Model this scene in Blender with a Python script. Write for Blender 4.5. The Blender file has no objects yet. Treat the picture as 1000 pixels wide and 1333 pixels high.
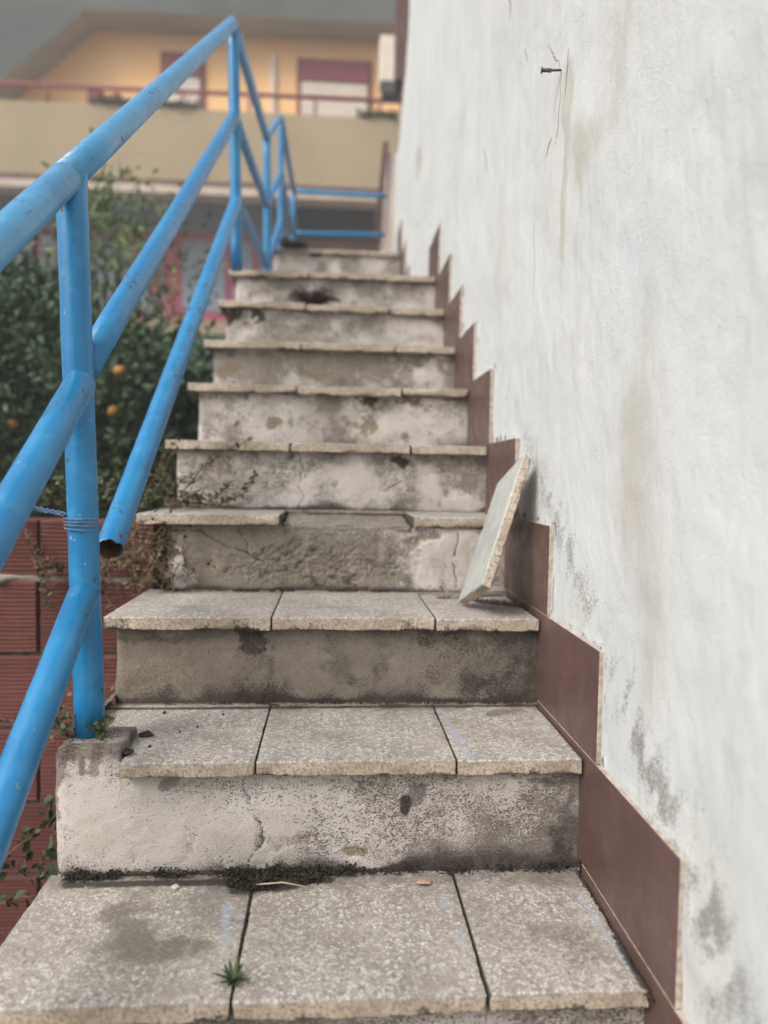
import bpy, math, random
import numpy as np
from mathutils import Vector, Matrix
rnd = random.Random(7)
rng = np.random.default_rng(7)
S = bpy.context.scene
COL = S.collection

# ------------------------------------------------------------------ camera
cam_data = bpy.data.cameras.new('camera')
cam = bpy.data.objects.new('camera', cam_data)
COL.objects.link(cam)
yaw, pitch, roll = 0.0668, -0.0484, 0.0176
cy, sy, cp, sp = math.cos(yaw), math.sin(yaw), math.cos(pitch), math.sin(pitch)
fw = Vector((sy*cp, cy*cp, sp))
ri = Vector((cy, -sy, 0)); up = ri.cross(fw)
r2 = ri*math.cos(roll) + up*math.sin(roll)
u2 = -ri*math.sin(roll) + up*math.cos(roll)
M = Matrix((r2, u2, -fw)).transposed().to_4x4()
cam.matrix_world = M
cam_data.sensor_fit = 'VERTICAL'
cam_data.sensor_height = 24
cam_data.lens = 981.2/1333*24
cam_data.clip_start = 0.02
cam_data.clip_end = 500
cam_data.dof.use_dof = True
cam_data.dof.focus_distance = 1.26
cam_data.dof.aperture_fstop = 1.35
S.camera = cam
VEIL_DENSITY = .009

# ------------------------------------------------------------------ light: soft overcast day
SUN_EL, SUN_AZ = math.radians(44), math.radians(232)      # azimuth clockwise from +Y
wd = bpy.data.worlds.new('World'); S.world = wd; wd.use_nodes = True
wn = wd.node_tree.nodes; wl = wd.node_tree.links
sky = wn.new('ShaderNodeTexSky'); sky.sky_type = 'NISHITA'; sky.sun_disc = False
sky.sun_elevation = SUN_EL; sky.sun_rotation = SUN_AZ
sky.air_density = 1.0; sky.dust_density = 6.0; sky.ozone_density = 1.0
hs = wn.new('ShaderNodeHueSaturation'); hs.inputs['Saturation'].default_value = 0.40
wl.new(sky.outputs[0], hs.inputs['Color'])
wl.new(hs.outputs[0], wn['Background'].inputs['Color'])
wn['Background'].inputs['Strength'].default_value = 0.14
sun = bpy.data.lights.new('sun', 'SUN'); sun.energy = 1.5; sun.angle = math.radians(25); sun.color = (1, .965, .92)
so = bpy.data.objects.new('sun', sun); COL.objects.link(so)
d = Vector((math.sin(SUN_AZ)*math.cos(SUN_EL), math.cos(SUN_AZ)*math.cos(SUN_EL), math.sin(SUN_EL)))
so.rotation_euler = d.to_track_quat('Z', 'Y').to_euler(); so.location = d*20
S.view_settings.view_transform = 'Standard'
S.view_settings.look = 'None'
S.view_settings.exposure = 0.43
S.view_settings.gamma = 1
S.view_settings.use_curve_mapping = False

# ------------------------------------------------------------------ noise on arrays
def _h(ix, iy, iz, s):
    n = (ix*374761393 + iy*668265263 + iz*2147483647 + s*974634777) & 0xffffffff
    n = ((n ^ (n >> 13))*1274126177) & 0xffffffff
    n = (n ^ (n >> 16)) & 0xffffff
    return n/16777215.0
def vn(x, y, z=0.0, s=0):
    x, y, z = np.broadcast_arrays(np.asarray(x, float), np.asarray(y, float), np.asarray(z, float))
    fx, fy, fz = np.floor(x), np.floor(y), np.floor(z)
    ix, iy, iz = fx.astype(np.int64), fy.astype(np.int64), fz.astype(np.int64)
    a, b, c = x-fx, y-fy, z-fz
    a, b, c = a*a*(3-2*a), b*b*(3-2*b), c*c*(3-2*c)
    o = 0
    for i in (0, 1):
        for j in (0, 1):
            for k in (0, 1):
                o = o + _h(ix+i, iy+j, iz+k, s)*(a if i else 1-a)*(b if j else 1-b)*(c if k else 1-c)
    return o
def fbm(x, y, z=0.0, s=0, o=4):
    t, amp, tot = 0, 1.0, 0.0
    for i in range(o):
        f = 2.03**i
        t = t + amp*vn(np.asarray(x)*f+i*7.3, np.asarray(y)*f+i*3.1, np.asarray(z)*f, s+i); tot += amp; amp *= .5
    return t/tot
def sst(a, b, x):
    t = np.clip((x-a)/(b-a), 0, 1); return t*t*(3-2*t)
def seg_dist(X, Z, pts):
    best = np.full(X.shape, 9.0)
    for (x0, z0), (x1, z1) in zip(pts[:-1], pts[1:]):
        dx, dz = x1-x0, z1-z0
        t = np.clip(((X-x0)*dx+(Z-z0)*dz)/(dx*dx+dz*dz+1e-12), 0, 1)
        best = np.minimum(best, np.hypot(X-x0-t*dx, Z-z0-t*dz))
    return best

# ------------------------------------------------------------------ objects
def link(name, me, mats=None, parent=None):
    o = bpy.data.objects.new(name, me); COL.objects.link(o)
    if mats is not None:
        for m in (mats if isinstance(mats, (list, tuple)) else [mats]): me.materials.append(m)
    if parent is not None: o.parent = parent
    return o
def meta(o, label=None, cat=None, group=None, kind=None):
    if label: o['label'] = label
    if cat: o['category'] = cat
    if group: o['group'] = group
    if kind: o['kind'] = kind
    return o
def thing(name, label, cat, loc=(0, 0, 0), group=None):
    o = bpy.data.objects.new(name, None); COL.objects.link(o); o.location = loc; o.empty_display_size = .1
    return meta(o, label, cat, group)
def mesh_np(name, V, F, smooth=True):
    """V (n,3); F (m,k) array of k-gons"""
    V = np.asarray(V, np.float32); F = np.asarray(F, np.int32); k = F.shape[1]
    me = bpy.data.meshes.new(name)
    me.vertices.add(len(V)); me.vertices.foreach_set('co', V.ravel())
    me.loops.add(F.size); me.loops.foreach_set('vertex_index', F.ravel())
    me.polygons.add(len(F)); me.polygons.foreach_set('loop_start', np.arange(0, F.size, k, dtype=np.int32))
    me.polygons.foreach_set('use_smooth', np.full(len(F), smooth))
    me.update(calc_edges=True); me.validate()
    return me
def set_mask(me, A, name='mask'):
    at = me.color_attributes.new(name, 'FLOAT_COLOR', 'POINT')
    at.data.foreach_set('color', np.asarray(A, np.float32).ravel())
def grid_faces(r, c, flip=False):
    i = np.arange(r*c).reshape(r, c)
    a, b, cc, d = i[:-1, :-1], i[:-1, 1:], i[1:, 1:], i[1:, :-1]
    F = np.stack([a, b, cc, d], -1).reshape(-1, 4)
    return F[:, ::-1] if flip else F

class MB:
    def __init__(s): s.v = []; s.f = []
    def box(s, x0, x1, y0, y1, z0, z1, mat=None):
        b = len(s.v)
        P = [(x, y, z) for x in (x0, x1) for y in (y0, y1) for z in (z0, z1)]
        s.v += [tuple(mat @ Vector(p)) if mat else p for p in P]
        s.f += [tuple(b+i for i in q) for q in ((0, 1, 3, 2), (4, 6, 7, 5), (0, 4, 5, 1), (2, 3, 7, 6), (0, 2, 6, 4), (1, 5, 7, 3))]
        return s
    def tube(s, pts, rad, n=10, cap=True):
        pts = [Vector(p) for p in pts]; b = len(s.v)
        rads = rad if isinstance(rad, (list, tuple)) else [rad]*len(pts)
        t0 = (pts[1]-pts[0]).normalized()
        a = t0.orthogonal().normalized()
        for i, p in enumerate(pts):
            t = ((pts[min(i+1, len(pts)-1)]-pts[max(i-1, 0)])).normalized()
            a = (a-t*a.dot(t)).normalized(); c = t.cross(a)
            for k in range(n):
                th = 2*math.pi*k/n
                s.v.append(tuple(p+(a*math.cos(th)+c*math.sin(th))*rads[i]))
        for i in range(len(pts)-1):
            for k in range(n):
                q = b+i*n+k; r = b+i*n+(k+1) % n
                s.f.append((q, r, r+n, q+n))
        if cap:
            s.f.append(tuple(b+k for k in range(n))[::-1])
            s.f.append(tuple(b+(len(pts)-1)*n+k for k in range(n)))
        return s
    def blob(s, p, r, seed=0, sq=1.0):
        b = len(s.v); q = (1+5**.5)/2
        rr = random.Random(seed)
        for v in ((-1, q, 0), (1, q, 0), (-1, -q, 0), (1, -q, 0), (0, -1, q), (0, 1, q), (0, -1, -q), (0, 1, -q), (q, 0, -1), (q, 0, 1), (-q, 0, -1), (-q, 0, 1)):
            k = r/1.9*(.65+.7*rr.random())
            s.v.append((p[0]+v[0]*k, p[1]+v[1]*k, p[2]+v[2]*k*sq))
        s.f += [tuple(b+i for i in t) for t in ((0, 11, 5), (0, 5, 1), (0, 1, 7), (0, 7, 10), (0, 10, 11), (1, 5, 9), (5, 11, 4), (11, 10, 2), (10, 7, 6), (7, 1, 8), (3, 9, 4), (3, 4, 2), (3, 2, 6), (3, 6, 8), (3, 8, 9), (4, 9, 5), (2, 4, 11), (6, 2, 10), (8, 6, 7), (9, 8, 1))]
        return s
    def leaf(s, p, d, nrm, L, W, fold=.25):
        """a folded pointed leaf, base p, direction d"""
        p = Vector(p); d = Vector(d).normalized(); sd = d.cross(Vector(nrm))
        if sd.length < 1e-4: sd = d.orthogonal()
        sd.normalize(); n = sd.cross(d)
        b = len(s.v)
        for a, w, h in ((0, 0, 0), (.35, -.5, fold*.5), (.7, -.42, fold*.45), (1, 0, 0), (.7, .42, fold*.45), (.35, .5, fold*.5), (.5, 0, 0)):
            s.v.append(tuple(p+d*a*L+sd*w*W+n*h*W))
        s.f += [(b, b+1, b+6), (b+1, b+2, b+6), (b+2, b+3, b+6), (b+3, b+4, b+6), (b+4, b+5, b+6), (b+5, b, b+6)]
        return s
    def mesh(s, name, smooth=False):
        me = bpy.data.meshes.new(name); me.from_pydata(s.v, [], s.f)
        if smooth: me.polygons.foreach_set('use_smooth', [True]*len(me.polygons))
        me.update(); return me
    def build(s, name, mats, parent=None, smooth=False, bevel=0):
        o = link(name, s.mesh(name, smooth), mats, parent)
        if bevel:
            m = o.modifiers.new('bevel', 'BEVEL'); m.width = bevel; m.segments = 2; m.limit_method = 'ANGLE'
        return o

# ------------------------------------------------------------------ materials
class NT:
    def __init__(s, name, rough=.8, spec=.3):
        s.m = bpy.data.materials.new(name); s.m.use_nodes = True
        s.t = s.m.node_tree; s.b = s.t.nodes['Principled BSDF']
        s.b.inputs['Roughness'].default_value = rough
        s.b.inputs['Specular IOR Level'].default_value = spec
        s.co = s.t.nodes.new('ShaderNodeTexCoord').outputs['Object']
    def put(s, sock, v):
        if isinstance(v, bpy.types.NodeSocket): s.t.links.new(v, sock)
        elif v is not None:
            if isinstance(v, tuple) and len(v) == 3 and sock.type == 'RGBA': v = v+(1,)
            sock.default_value = v
    def n(s, typ, props=None, **inp):
        nd = s.t.nodes.new(typ)
        for k, v in (props or {}).items(): setattr(nd, k, v)
        for k, v in inp.items(): s.put(nd.inputs[k.replace('_', ' ')], v)
        return nd
    def scale(s, v, sc):
        nd = s.t.nodes.new('ShaderNodeMapping'); s.put(nd.inputs['Vector'], v); nd.inputs['Scale'].default_value = sc
        return nd.outputs[0]
    def noise(s, sc, det=4, ro=.55, vec=None, dist=0.0):
        nd = s.n('ShaderNodeTexNoise', None, Vector=vec or s.co, Scale=sc, Detail=det, Roughness=ro, Distortion=dist)
        return nd.outputs['Fac']
    def math(s, op, a, b=0.0, clamp=False):
        nd = s.t.nodes.new('ShaderNodeMath'); nd.operation = op; nd.use_clamp = clamp
        s.put(nd.inputs[0], a); s.put(nd.inputs[1], b); return nd.outputs[0]
    def ramp(s, v, a, b, lo=0.0, hi=1.0):
        nd = s.t.nodes.new('ShaderNodeMapRange'); nd.interpolation_type = 'SMOOTHSTEP'
        for i, x in enumerate((v, a, b, lo, hi)): s.put(nd.inputs[i], x)
        return nd.outputs[0]
    def mix(s, f, a, b, mode='MIX'):
        nd = s.t.nodes.new('ShaderNodeMix'); nd.data_type = 'RGBA'; nd.blend_type = mode
        s.put(nd.inputs[0], f); s.put(nd.inputs[6], a); s.put(nd.inputs[7], b); return nd.outputs[2]
    def mask(s, name='mask'):
        a = s.t.nodes.new('ShaderNodeAttribute'); a.attribute_name = name
        x = s.t.nodes.new('ShaderNodeSeparateColor'); s.t.links.new(a.outputs['Color'], x.inputs[0])
        return x.outputs[0], x.outputs[1], x.outputs[2], a.outputs['Alpha']
    def bump(s, h, st=.5, dist=.002, prev=None):
        nd = s.n('ShaderNodeBump', None, Height=h, Strength=st, Distance=dist)
        if prev is not None: s.put(nd.inputs['Normal'], prev)
        s.t.links.new(nd.outputs[0], s.b.inputs['Normal']); return nd.outputs[0]
    def color(s, v): s.put(s.b.inputs['Base Color'], v); return s
    def rough(s, v): s.put(s.b.inputs['Roughness'], v); return s

def simple(name, c1, c2, sc=20, rough=.8, bump=0, spec=.3, det=4, bsc=None):
    t = NT(name, rough, spec); n = t.noise(sc, det)
    t.color(t.mix(t.ramp(n, .3, .7), c1, c2))
    if bump: t.bump(t.noise(bsc or sc*4, 4), .6, bump)
    return t.m

# old plaster: worn paint over grey mortar, stains from the mask attribute
def plaster_mat():
    t = NT('weathered_plaster', .92, .15)
    P, D, O, V = t.mask()
    mid = t.noise(26, 5, .6); fine = t.noise(250, 4, .7, t.scale(t.co, (1, 1, 1.7))); vf = t.noise(620, 2, .7)
    mid2 = t.noise(95, 4, .65)
    str_ = t.noise(60, 4, .6, t.scale(t.co, (.35, 1, 3.2)))
    # paint cover
    p = t.math('ADD', P, t.math('MULTIPLY', t.math('SUBTRACT', mid, .5), .45))
    p = t.math('ADD', p, t.math('MULTIPLY', t.math('SUBTRACT', mid2, .5), .9))
    p = t.math('ADD', p, t.math('MULTIPLY', t.math('SUBTRACT', fine, .5), 3.2))
    p = t.math('ADD', p, t.math('MULTIPLY', t.math('SUBTRACT', vf, .5), 1.2))
    p = t.math('ADD', p, t.math('MULTIPLY', t.math('SUBTRACT', str_, .5), .6))
    pm = t.ramp(p, .30, .62)
    paint = t.mix(t.ramp(t.noise(9, 4), .3, .7), (.62, .565, .52), (.715, .665, .62))
    paint = t.mix(t.ramp(vf, .52, .75, 0, .8), paint, (.38, .34, .29))
    mort = t.mix(t.ramp(t.noise(14, 5), .3, .7), (.27, .235, .195), (.41, .36, .30))
    mort = t.mix(t.ramp(fine, .38, .66), t.mix(.55, mort, (.07, .06, .05)), mort)
    mort = t.mix(t.ramp(vf, .55, .75), mort, (.42, .37, .31))
    c = t.mix(pm, mort, paint)
    o = t.ramp(t.math('ADD', O, t.math('MULTIPLY', t.math('SUBTRACT', fine, .5), 2.2)), .38, .75)
    och = t.mix(t.ramp(vf, .3, .7), (.22, .165, .12), (.42, .335, .25))
    c = t.mix(o, c, och)
    v = t.ramp(t.math('ADD', V, t.math('MULTIPLY', t.math('SUBTRACT', fine, .5), 2.2)), .35, .85)
    c = t.mix(t.math('MULTIPLY', v, .75), c, (.15, .095, .09))
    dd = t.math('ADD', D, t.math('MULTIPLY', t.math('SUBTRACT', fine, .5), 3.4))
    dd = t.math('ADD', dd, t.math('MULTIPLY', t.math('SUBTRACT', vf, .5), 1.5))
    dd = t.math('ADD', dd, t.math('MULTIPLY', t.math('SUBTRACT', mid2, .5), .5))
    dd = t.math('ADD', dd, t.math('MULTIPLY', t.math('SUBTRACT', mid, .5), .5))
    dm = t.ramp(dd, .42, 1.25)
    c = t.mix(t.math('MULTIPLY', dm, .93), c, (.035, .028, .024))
    # soft overall soiling
    c = t.mix(t.ramp(t.noise(5, 4), .35, .75, 0, .28), c, (.27, .23, .19))
    t.color(c)
    n = t.bump(t.math('ADD', t.math('MULTIPLY', pm, .6), t.math('MULTIPLY', fine, 1.0)), .75, .0030)
    t.bump(vf, .5, .0012, n)
    return t.m

def terrazzo_mat(name='terrazzo', pale=0.0):
    t = NT(name, .62, .3)
    dirt, blue, edge, dark = t.mask()
    flat = t.scale(t.co, (1, 1, .8))
    vo = t.n('ShaderNodeTexVoronoi', None, Vector=flat, Scale=195.0, Randomness=1.0)
    ed = t.n('ShaderNodeTexVoronoi', {'feature': 'DISTANCE_TO_EDGE'}, Vector=flat, Scale=195.0, Randomness=1.0)
    sep = t.n('ShaderNodeSeparateColor', None, Color=vo.outputs['Color'])
    thr = t.ramp(sep.outputs[0], 0, 1, .02, .24)
    chip = t.math('MULTIPLY', t.ramp(t.math('SUBTRACT', ed.outputs['Distance'], thr), 0.0, .03), t.ramp(sep.outputs[1], .20, .24))
    v2 = t.n('ShaderNodeTexVoronoi', None, Vector=flat, Scale=330.0, Randomness=1.0)
    s2 = t.n('ShaderNodeSeparateColor', None, Color=v2.outputs['Color'])
    chip2 = t.math('MULTIPLY', t.ramp(v2.outputs['Distance'], .42, .25), t.ramp(s2.outputs[0], .5, .55))
    mat = t.mix(t.ramp(t.noise(11, 5), .3, .7), (.34, .305, .272), (.45, .405, .36))
    mat = t.mix(t.ramp(t.noise(420, 3, .7), .4, .7), mat, (.22, .195, .165))
    cc = t.mix(sep.outputs[2], (.50, .475, .435), (.72, .695, .65))
    cc = t.mix(t.ramp(sep.outputs[1], .86, .88), cc, (.22, .2, .19))
    c = t.mix(t.math('MULTIPLY', chip2, .65), mat, (.50, .47, .43))
    c = t.mix(t.math('MULTIPLY', chip, t.ramp(t.noise(16, 4), .3, .65, .5, .95)), c, cc)
    c = t.mix(pale, c, (.47, .51, .485))
    soft = t.noise(7, 5, .6); fine = t.noise(190, 4, .65)
    c = t.mix(t.ramp(soft, .40, .75, 0, .55), c, (.20, .175, .15))
    c = t.mix(t.ramp(fine, .5, .75, 0, .4), c, (.17, .15, .13))
    dd = t.math('ADD', dirt, t.math('MULTIPLY', t.math('SUBTRACT', t.noise(60, 5, .65), .5), .8))
    c = t.mix(t.ramp(dd, .3, 1.1, 0, .72), c, (.13, .11, .09))
    b = t.ramp(t.math('ADD', blue, t.math('MULTIPLY', t.math('SUBTRACT', fine, .5), 1.0)), .3, 1.1, 0, .5)
    c = t.mix(b, c, (.33, .39, .48))
    # cut edges: plain cement body
    ec = t.mix(t.ramp(t.noise(30, 5, .6), .35, .65), (.40, .325, .245), (.55, .465, .37))
    ec = t.mix(t.ramp(fine, .42, .7), ec, (.22, .175, .13))
    c = t.mix(edge, c, ec)
    dk = t.ramp(t.math('ADD', dark, t.math('MULTIPLY', t.math('SUBTRACT', fine, .5), 1.1)), .35, .8, 0, .9)
    c = t.mix(dk, c, (.035, .03, .025))
    t.color(c)
    t.rough(t.ramp(soft, .3, .7, .5, .8))
    n = t.bump(t.math('SUBTRACT', t.noise(90, 5, .6), t.math('MULTIPLY', chip, -.25)), .3, .0012)
    t.bump(fine, .3, .0008, n)
    return t.m

def whitewash_mat():
    t = NT('whitewashed_stucco', .88, .2)
    mil, warm, blu, dark = t.mask()
    c = t.mix(t.ramp(t.noise(2.2, 4), .3, .7), (.62, .64, .635), (.57, .59, .58))
    st = t.noise(3.2, 5, .6, t.scale(t.co, (1, 2.2, .35)))
    c = t.mix(t.ramp(st, .45, .75, 0, .40), c, (.53, .515, .455))
    st2 = t.noise(5.5, 5, .6, t.scale(t.co, (1, 2.6, .45)))
    c = t.mix(t.ramp(st2, .52, .8, 0, .5), c, (.50, .555, .62))
    fine = t.noise(240, 4, .65); mid = t.noise(38, 5, .62)
    w = t.ramp(t.math('ADD', warm, t.math('MULTIPLY', t.math('SUBTRACT', mid, .5), .5)), .15, 1.1, 0, .55)
    c = t.mix(w, c, (.42, .38, .305))
    b = t.ramp(t.math('ADD', blu, t.math('MULTIPLY', t.math('SUBTRACT', mid, .5), .5)), .2, 1.2, 0, .35)
    c = t.mix(b, c, (.48, .55, .65))
    md = t.math('ADD', mil, t.math('MULTIPLY', t.math('SUBTRACT', fine, .5), 3.6))
    md = t.math('ADD', md, t.math('MULTIPLY', t.math('SUBTRACT', mid, .5), 1.3))
    c = t.mix(t.ramp(md, .45, 1.5, 0, .72), c, (.17, .165, .145))
    c = t.mix(t.ramp(t.noise(300, 3, .7), .64, .74, 0, .35), c, (.36, .36, .33))
    dk = t.ramp(t.math('ADD', dark, t.math('MULTIPLY', t.math('SUBTRACT', fine, .5), .9)), .38, .7, 0, .85)
    c = t.mix(dk, c, (.14, .115, .10))
    t.color(c)
    lum = t.noise(220, 5, .62, t.scale(t.co, (1, 1.15, .8)), .15)
    big = t.noise(34, 4, .5)
    vo = t.n('ShaderNodeTexVoronoi', {'feature': 'SMOOTH_F1'}, Vector=t.co, Scale=230.0, Smoothness=.5).outputs['Distance']
    n = t.bump(t.math('ADD', t.math('MULTIPLY', lum, 1.0), t.math('ADD', t.math('MULTIPLY', big, .30), t.math('MULTIPLY', vo, .35))), .6, .0019)
    trow = t.noise(13, 4, .5, t.scale(t.co, (1, 1.6, .55)), 2.2)
    flk = t.ramp(t.noise(8, 6, .62, t.scale(t.co, (1, 1.5, .7))), .50, .515)
    t.bump(t.math('ADD', t.math('MULTIPLY', trow, 1.0), t.math('MULTIPLY', flk, .22)), .45, .0026, n)
    return t.m

def pipe_mat(name='blue_gloss_paint', ca=(.004, .160, .375), cb=(.010, .205, .44), cc=(.06, .31, .58)):
    t = NT(name, .36, .5)
    n1 = t.noise(28, 5, .6); n2 = t.noise(170, 4, .7); n3 = t.noise(7, 3)
    c = t.mix(t.ramp(n3, .3, .7), ca, cb)
    c = t.mix(t.ramp(n1, .5, .8, 0, .5), c, cc)
    scr = t.noise(46, 5, .75, t.scale(t.co, (1.6, .8, .8)))
    chip = t.ramp(t.math('ADD', t.math('ADD', scr, t.math('MULTIPLY', n2, .28)), t.math('MULTIPLY', t.math('SUBTRACT', t.noise(5, 2), .5), .5)), .79, .81)
    c = t.mix(chip, c, t.mix(n2, (.035, .02, .015), (.10, .05, .03)))
    pale = t.ramp(t.math('ADD', t.noise(60, 3, .6), t.math('MULTIPLY', n2, .25)), .82, .86, 0, .55)
    c = t.mix(pale, c, (.42, .48, .42))
    t.b.inputs['Coat Weight'].default_value = .25; t.b.inputs['Coat Roughness'].default_value = .3
    t.color(c); t.rough(t.mix(chip, t.ramp(n1, .3, .7, .30, .48), (.8, .8, .8)))
    n = t.bump(t.math('SUBTRACT', t.math('MULTIPLY', t.noise(48, 4, .6, t.scale(t.co, (1, .5, .5))), 1.6), chip), .45, .0012)
    return t.m

def leaf_mat(name, c1, c2, rough=.5, trans=.25):
    t = NT(name, rough, .4)
    g = t.t.nodes.new('ShaderNodeNewGeometry')
    w = t.noise(3.0, 2); 
    rv = g.outputs['Random Per Island']
    t.color(t.mix(t.ramp(t.math('ADD', t.math('MULTIPLY', rv, .6), t.math('MULTIPLY', w, .5)), .2, .9), c1, c2))
    return t.m

def brick_mat():
    t = NT('terracotta', .9, .15)
    oi = t.t.nodes.new('ShaderNodeObjectInfo').outputs['Random']
    c = t.mix(oi, (.125, .048, .043), (.185, .075, .064))
    c = t.mix(t.ramp(t.noise(16, 5), .4, .75, 0, .6), c, (.13, .05, .042))
    c = t.mix(t.ramp(t.noise(120, 4, .7), .55, .75, 0, .5), c, (.33, .2, .16))
    t.color(c); t.bump(t.noise(160, 4), .4, .001)
    return t.m

M_PL = plaster_mat(); M_TZ = terrazzo_mat(); M_TZL = terrazzo_mat('pale_terrazzo', .6); M_WH = whitewash_mat(); M_BLUE = pipe_mat(); M_BRICK = brick_mat(); M_BLUE2 = pipe_mat('pale_blue_paint', (.035, .225, .44), (.055, .26, .48), (.20, .42, .60))  # last one: paler set of blues for the handrail runs
M_CORE = simple('damp_mortar', (.045, .038, .032), (.13, .11, .09), 40, .95, .003)
M_MORT = simple('grey_mortar', (.22, .19, .16), (.36, .32, .27), 30, .95, .003)
t = NT('brown_glazed_ceramic', .38, .45)
_c = t.mix(t.ramp(t.noise(6, 4), .3, .7), (.092, .050, .043), (.122, .070, .060))
_c = t.mix(t.ramp(t.noise(70, 5, .7), .62, .74, 0, .5), _c, (.30, .25, .22))
_c = t.mix(t.ramp(t.noise(14, 5, .6), .5, .8, 0, .35), _c, (.17, .12, .10))
t.color(_c); t.rough(t.ramp(t.noise(22, 4), .3, .7, .33, .55)); M_GLAZE = t.m
t.bump(t.noise(3.5, 2), .2, .002)
M_CRACK = simple('crack_shadow_dirt', (.10, .08, .065), (.22, .19, .16), 200, .95)
M_BISC = simple('pale_tile_body', (.34, .27, .23), (.56, .49, .43), 90, .9, .001)
M_LEAFD = leaf_mat('dark_citrus_leaf', (.026, .055, .030), (.08, .135, .06))
M_LEAFY = leaf_mat('young_leaf', (.07, .125, .035), (.16, .23, .07))
M_LEAFG = leaf_mat('weed_leaf', (.035, .06, .022), (.10, .125, .055), .7)
M_DRY = leaf_mat('dry_leaf', (.06, .045, .028), (.17, .13, .075), .85)
M_BARK = simple('bark', (.05, .04, .03), (.12, .095, .07), 30, .95, .004)
M_TWIG = simple('dry_twig', (.10, .065, .04), (.24, .17, .10), 60, .95)
M_HAIR = simple('dead_roots', (.018, .012, .01), (.07, .045, .035), 60, .95)
M_SOIL = simple('dark_soil', (.016, .013, .010), (.06, .05, .04), 120, 1.0, .002)
M_MOSS = simple('dark_moss', (.016, .014, .010), (.055, .046, .032), 90, 1.0, .002)
M_GROUND = simple('garden_earth', (.06, .045, .03), (.13, .10, .07), 3, .95, .02)
M_RUST = simple('rust', (.04, .018, .010), (.13, .05, .025), 60, .9, .001)
M_IRON = simple('dark_iron', (.045, .045, .05), (.09, .09, .095), 60, .6)
M_ORANGE = simple('orange_peel', (.30, .14, .03), (.38, .19, .05), 10, .5, .0006, bsc=400)
M_FACADE = simple('ochre_render', (.97, .58, .26), (.98, .64, .32), 1.2, .9)
M_OLIVE = simple('olive_render', (.35, .275, .17), (.40, .32, .20), .9, .9)
M_SOFFIT = simple('lightened_grey_soffit', (.30, .31, .28), (.36, .37, .33), 1.0, .9)
M_FASCIA = simple('darkened_grey_fascia', (.085, .095, .09), (.12, .13, .12), .8, .9)
M_MAROON = simple('maroon_paint', (.20, .035, .045), (.25, .05, .06), 3, .6)
M_PINK = simple('crimson_frame_paint', (.42, .07, .12), (.50, .10, .15), 3, .6)
M_SHUT = simple('cream_shutter', (.70, .62, .53), (.78, .70, .60), 3, .7)
M_BLSH = simple('grey_blue_wall', (.27, .32, .40), (.34, .39, .46), 1, .8)
M_CREAM = simple('cream_slab_edge', (.52, .42, .34), (.60, .50, .42), 2, .85)
M_BRWN = simple('brown_edge', (.10, .055, .045), (.14, .08, .07), 3, .7)
M_DARK = simple('dark_interior', (.03, .032, .035), (.05, .05, .055), 3, .9)
M_RUSTW = simple('rust_brown_wall', (.24, .12, .08), (.30, .16, .11), 3, .9)
M_PALEP = simple('pale_pink_render', (.66, .55, .49), (.74, .64, .57), 3, .9)

# ------------------------------------------------------------------ ground and garden
ZG = -1.64
me = mesh_np('ground', [(x, y, ZG + (.03*math.sin(x*1.7+y) if abs(x) < 6 and y < 9 else 0)) for y in np.linspace(-24, 44, 81) for x in np.linspace(-36, 30, 81)], grid_faces(81, 81))
meta(link('ground', me, M_GROUND), kind='structure')

# ------------------------------------------------------------------ staircase
STEP = {-3: (-.227, -1.37), -2: (.053, -1.188), -1: (.333, -1.006), 0: (.613, -.824),
        1: (.893, -.642), 2: (1.166, -.450), 3: (1.443, -.277), 4: (1.758, -.097), 5: (1.995, .082), 6: (2.296, .266),
        7: (2.573, .442), 8: (2.86, .635), 9: (3.145, .827), 10: (4.45, 1.02), 11: (4.725, 1.225), 12: (5.0, 1.46)}
DEND = 7.1
XR = .406
XJ1, XJ2 = -.1163, .2008
stair = thing('staircase', 'worn outdoor stone staircase with speckled tile treads climbing beside the white wall', 'staircase', (0, .9, ZG))
SO = Vector((0, -.9, -ZG))
def local(o, par=stair):                      # keep world coordinates under the parent
    o.matrix_parent_inverse = Matrix.Translation(-par.location); return o

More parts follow.
